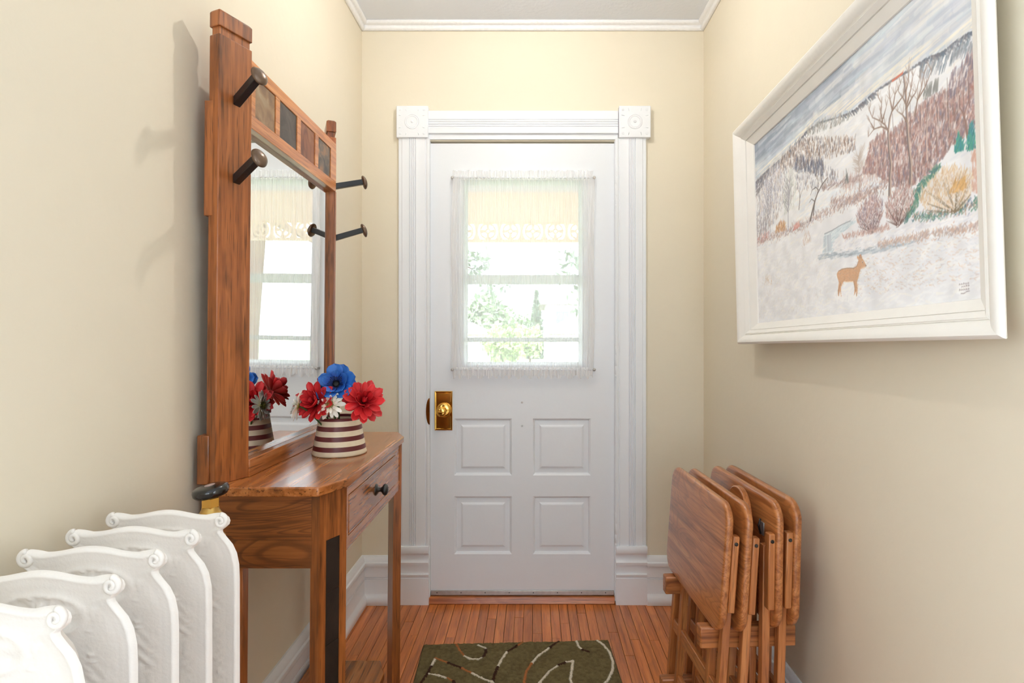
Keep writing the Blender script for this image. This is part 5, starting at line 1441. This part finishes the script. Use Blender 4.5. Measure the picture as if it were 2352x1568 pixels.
add('bottom_rail', MB().box(-1.84, 1.84, YP-.012, YP+.020, fz0, fz0+.020), tan, fret)
rz = (fz0+.020+fz1)/2; ro = (fz1-fz0-.020)/2; pitch = .170
ringm = MB()
def annulus(m, cx, cz, r0, r1, y0, y1, n=28):
    v = []; f = []
    for k in range(n):
        a = 2*math.pi*k/n
        for r in (r0, r1):
            for y in (y0, y1): v.append((cx+r*math.cos(a), y, cz+r*math.sin(a)))
    for k in range(n):
        a = k*4; b = ((k+1) % n)*4
        f += [(a, b, b+2, a+2), (a+1, a+3, b+3, b+1), (a, a+1, b+1, b), (a+2, b+2, b+3, a+3)]
    m._add(v, f)
annulus(ringm, 0, 0, ro*.80, ro, -.008, .008)
annulus(ringm, 0, 0, ro*.16, ro*.36, -.009, .009, 16)
for k in range(4):
    a = math.pi/2*k
    c, s_ = math.cos(a), math.sin(a); w = .008
    ringm.hexa([(ro*.3*c - w*s_, -.006, ro*.3*s_ + w*c), (ro*.86*c - w*1.6*s_, -.006, ro*.86*s_ + w*1.6*c), (ro*.86*c - w*1.6*s_, .006, ro*.86*s_ + w*1.6*c), (ro*.3*c - w*s_, .006, ro*.3*s_ + w*c)],
               [(ro*.3*c + w*s_, -.006, ro*.3*s_ - w*c), (ro*.86*c + w*1.6*s_, -.006, ro*.86*s_ - w*1.6*c), (ro*.86*c + w*1.6*s_, .006, ro*.86*s_ - w*1.6*c), (ro*.3*c + w*s_, .006, ro*.3*s_ - w*c)])
rme = make_mesh('fret_ring', ringm.v, ringm.f); rme.materials.append(tan)
spm = MB()
pts = []
for k in range(9):
    q = -1+2*k/8; pts.append((.009 + .020*q*q, q*ro))
poly = pts + [(-a, b) for a, b in reversed(pts)]
spm.sweep(poly, [lambda a, b: (a, -.007, b), lambda a, b: (a, .007, b)])
sme = make_mesh('fret_spacer', spm.v, spm.f); sme.materials.append(tan)
x0f = (1224-1226)*YP/FPX
for k in range(-10, 11):
    x = x0f + k*pitch
    if abs(x) < 1.77:
        o = bpy.data.objects.new('fret_ring', rme); COL.objects.link(o); o.parent = fret; o.location = (x, 0, rz-fz0)
    if abs(x + pitch/2) < 1.80:
        o = bpy.data.objects.new('fret_spacer', sme); COL.objects.link(o); o.parent = fret; o.location = (x+pitch/2, 0, rz-fz0)
# clapboard wall of the neighbouring wing, off to the right of the porch
wing = thing('neighbour_wing', 'white clapboard wing of the house beside the porch, seen in the mirror', 'building', (2.4, 3.6, -.6))
add('wing_wall', MB().box(3.30, 3.50, D+T, 7.0, -.6, 3.4), out_w, wing)
for k in range(32):
    z = -.4 + k*.115
    add('clapboard', MB().hexa([(3.268, D+T, z),(3.30, D+T, z),(3.30, 7.0, z),(3.268, 7.0, z)], [(3.288, D+T, z+.113),(3.30, D+T, z+.113),(3.30, 7.0, z+.113),(3.288, 7.0, z+.113)]), out_w, wing)

grass = plain('lawn', sr(170, 186, 140), .9, var=.25, vscale=3)
road = plain('asphalt', sr(150, 150, 152), .9, var=.1, vscale=4)
struct(add('ground_lawn', MB().box(-60, 60, 4.8, 120, -1.0, -.62), grass))
struct(add('ground_road', MB().box(-60, 60, 13, 21, -.62, -.60), road))

def leaf_crown(cx, cy, cz, rx, ry, rz_, n, sz, seed, hollow=.5, shape='ball'):
    r_ = np.random.RandomState(seed); m = MB()
    for k in range(n):
        if shape == 'ball':
            d = r_.normal(size=3); d /= np.linalg.norm(d); q = hollow + (1-hollow)*r_.rand()
            c = np.array([cx, cy, cz]) + d*q*np.array([rx, ry, rz_])*(1 + .16*math.sin(d[0]*7+seed)+.12*math.sin(d[2]*9+d[1]*5))
        else:
            h = r_.rand(); a = r_.rand()*6.283; q = (1-h)*(.5+.5*r_.rand())
            c = np.array([cx + rx*q*math.cos(a), cy + ry*q*math.sin(a), cz - rz_ + 2*rz_*h])
        u = r_.normal(size=3); u /= np.linalg.norm(u); w = r_.normal(size=3); w -= u*(u@w); w /= np.linalg.norm(w)
        s = sz*(.6+.8*r_.rand())
        m._add([tuple(c-u*s), tuple(c+w*s*.5), tuple(c+u*s), tuple(c-w*s*.5)], [(0,1,2,3)])
    return m
def leafmat(name, a):
    m, t, p, out = nt(name); N = t.nodes.new; L = t.links.new
    tc = N('ShaderNodeTexCoord'); n = N('ShaderNodeTexNoise'); n.inputs['Scale'].default_value = 3; r = N('ShaderNodeValToRGB')
    r.color_ramp.elements[0].color = tuple(c*.6 for c in a[:3])+(1,); r.color_ramp.elements[1].color = tuple(min(1, c*1.35) for c in a[:3])+(1,)
    L(tc.outputs['Object'], n.inputs['Vector']); L(n.outputs['Fac'], r.inputs[0]); L(r.outputs[0], p.inputs['Base Color']); p.inputs['Roughness'].default_value = .6
    return m
bark = plain('bark', sr(104, 86, 70), .9, var=.3, vscale=12)
def tree(name, label, x, y, h, rx, rz_, mat, n, sz, seed, shape='ball', base=-.62, cat='tree', group='trees outside the door'):
    e = thing(name, label, cat, (x, y, base), group=group)
    add('trunk', MB().tube([(x, y, base), (x+.03*h*.2, y, base+h*.5), (x, y, base+h*.8)], [.045*h*.6, .03*h*.6, .01*h], 10), bark, e, smooth=True)
    cz = base + h - rz_
    add('crown', leaf_crown(x, y, cz, rx, rx, rz_, n, sz, seed, shape=shape), mat, e)
    return e
def pw(px, py, y): return ((px-1226)*y/FPX, y, CZ-(py-770)*y/FPX)
lm1 = leafmat('leaf_mid', sr(150, 172, 140)); lm2 = leafmat('leaf_light', sr(176, 196, 140)); lm3 = leafmat('leaf_dark', sr(116, 136, 116))
a = pw(1118, 668, 42); tree('round_tree', 'round leafy tree across the street seen through the curtain', a[0], 42, a[2]+.62, 1.55, 2.4, lm1, 1500, .26, 1)
a = pw(1232, 668, 46); tree('pointed_conifer', 'slim pointed conifer across the street behind the bushes', a[0], 46, a[2]+.62, .9, 2.6, lm3, 1300, .22, 2, 'cone')
a = pw(1175, 712, 52); tree('broad_tree', 'broad pale tree between the round tree and the conifer', a[0], 52, a[2]+.62, 2.6, 1.7, lm1, 1300, .26, 3)
a = pw(1155, 745, 26); tree('garden_shrub', 'bright green shrub nearest the street, low behind the curtain', a[0], 26, a[2]+.62, 1.0, .85, lm2, 1200, .14, 4, cat='shrub')
a = pw(1217, 752, 24); tree('garden_shrub', 'bright green shrub beside the pale house', a[0], 24, a[2]+.62, .60, .62, lm2, 1100, .14, 5, cat='shrub')
# leafy boughs hanging into view from the front garden
b1 = thing('maple_tree', 'dark leafy maple in the front garden, its boughs at the hinge side', 'tree', (2.6, 7.5, -.62))
add('trunk', MB().tube([(2.6, 7.5, -.62), (2.55, 7.5, 1.2), (2.4, 7.45, 2.8), (2.2, 7.4, 4.0)], [.14, .11, .08, .03], 12), bark, b1, smooth=True)
add('bough', MB().tube([(2.42, 7.45, 2.7), (1.4, 7.2, 2.25), (.85, 7.0, 2.0), (.50, 6.9, 1.85)], [.05, .035, .02, .006], 8), bark, b1, smooth=True)
m = leaf_crown(.75, 7.0, 2.02, .50, .4, .26, 260, .055, 7); m2 = leaf_crown(.62, 7.0, 1.55, .22, .3, .34, 120, .05, 8); m._add(m2.v, m2.f)
add('leaves', m, lm3, b1)
b2 = thing('maple_tree', 'thin leafy maple in the front garden, its boughs at the lock side', 'tree', (-2.4, 7.5, -.62))
add('trunk', MB().tube([(-2.4, 7.5, -.62), (-2.35, 7.5, 1.2), (-2.2, 7.45, 2.8), (-2.0, 7.4, 3.8)], [.12, .10, .07, .03], 12), bark, b2, smooth=True)
add('bough', MB().tube([(-2.2, 7.45, 2.6), (-1.1, 7.2, 2.2), (-.72, 7.0, 1.98)], [.05, .03, .006], 8), bark, b2, smooth=True)
m = leaf_crown(-.74, 7.0, 2.05, .25, .3, .20, 130, .05, 9); m2 = leaf_crown(-.45, 7.0, 1.80, .22, .3, .12, 50, .045, 10); m._add(m2.v, m2.f)
add('leaves', m, lm3, b2)
# houses opposite
def house(name, label, x0, x1, y0, y1, zb, ze, zr, wallm, roofm, wins, door_=None):
    e = thing(name, label, 'house', ((x0+x1)/2, (y0+y1)/2, zb))
    add('wall', MB().box(x0, x1, y0, y1, zb, ze), wallm, e)
    ov = .35; ym = (y0+y1)/2
    m = MB()
    m.hexa([(x0-ov, y0-ov, ze-.02), (x1+ov, y0-ov, ze-.02), (x1+ov, y1+ov, ze-.02), (x0-ov, y1+ov, ze-.02)], [(x0+.9, ym-.05, zr), (x1-.9, ym-.05, zr), (x1-.9, ym+.05, zr), (x0+.9, ym+.05, zr)])
    add('roof', m, roofm, e)
    for (a, b, c, d) in wins:
        f = add('window', frame_boxes(MB(), a, b, c, d, .06, y0-.05, y0+.01), out_w, e)
        add('window_pane', MB().box(a+.06, b-.06, y0-.02, y0-.012, c+.06, d-.06), plain('far_glass', sr(120, 132, 146), .15, var=.1), f)
    if door_:
        a, b, c, d = door_
        g = add('garage_door', MB().box(a, b, y0-.04, y0+.01, c, d), out_w, e)
        for k in range(1, 4): add('door_groove', MB().box(a, b, y0-.045, y0-.040, c+(d-c)*k/4-.012, c+(d-c)*k/4+.012), grey, g)
    return e
hw_ = plain('pale_stucco', sr(228, 222, 222), .8, var=.03); rf = plain('grey_violet_shingle', sr(150, 148, 170), .85, var=.1, vscale=9); rf2 = plain('grey_shingle', sr(140, 136, 134), .85, var=.1, vscale=9)
YH = 32.0
p1 = pw(1254, 690, YH); p2 = pw(1420, 830, YH)
house('suburban_house', 'pale two storey house across the street at the hinge side of the glass', p1[0], p2[0], YH, YH+7, -.62, p1[2]-.2, p1[2]+.9, hw_, rf2, [(p1[0]+.5, p1[0]+1.3, p1[2]-1.3, p1[2]-.55), (p1[0]+2.2, p1[0]+3.0, p1[2]-1.3, p1[2]-.55)])
p3 = pw(1262, 765, 27.0); p4 = pw(1400, 800, 27.0)
house('garage', 'low garage with a violet grey roof in front of the pale house', p3[0], p4[0], 27.0, 29.6, -.62, p3[2], p3[2]+.75, hw_, rf, [], (p3[0]+.3, p3[0]+1.9, -.62, p3[2]-.3))
p5 = pw(1060, 762, 30); p6 = pw(1112, 800, 30)
house('small_house', 'low house with a shallow roof at the lock side of the glass', p5[0]-3, p6[0], 30, 36, -.62, p5[2]-.1, p5[2]+.55, hw_, rf2, [(p6[0]-1.6, p6[0]-.8, .1, .8)])
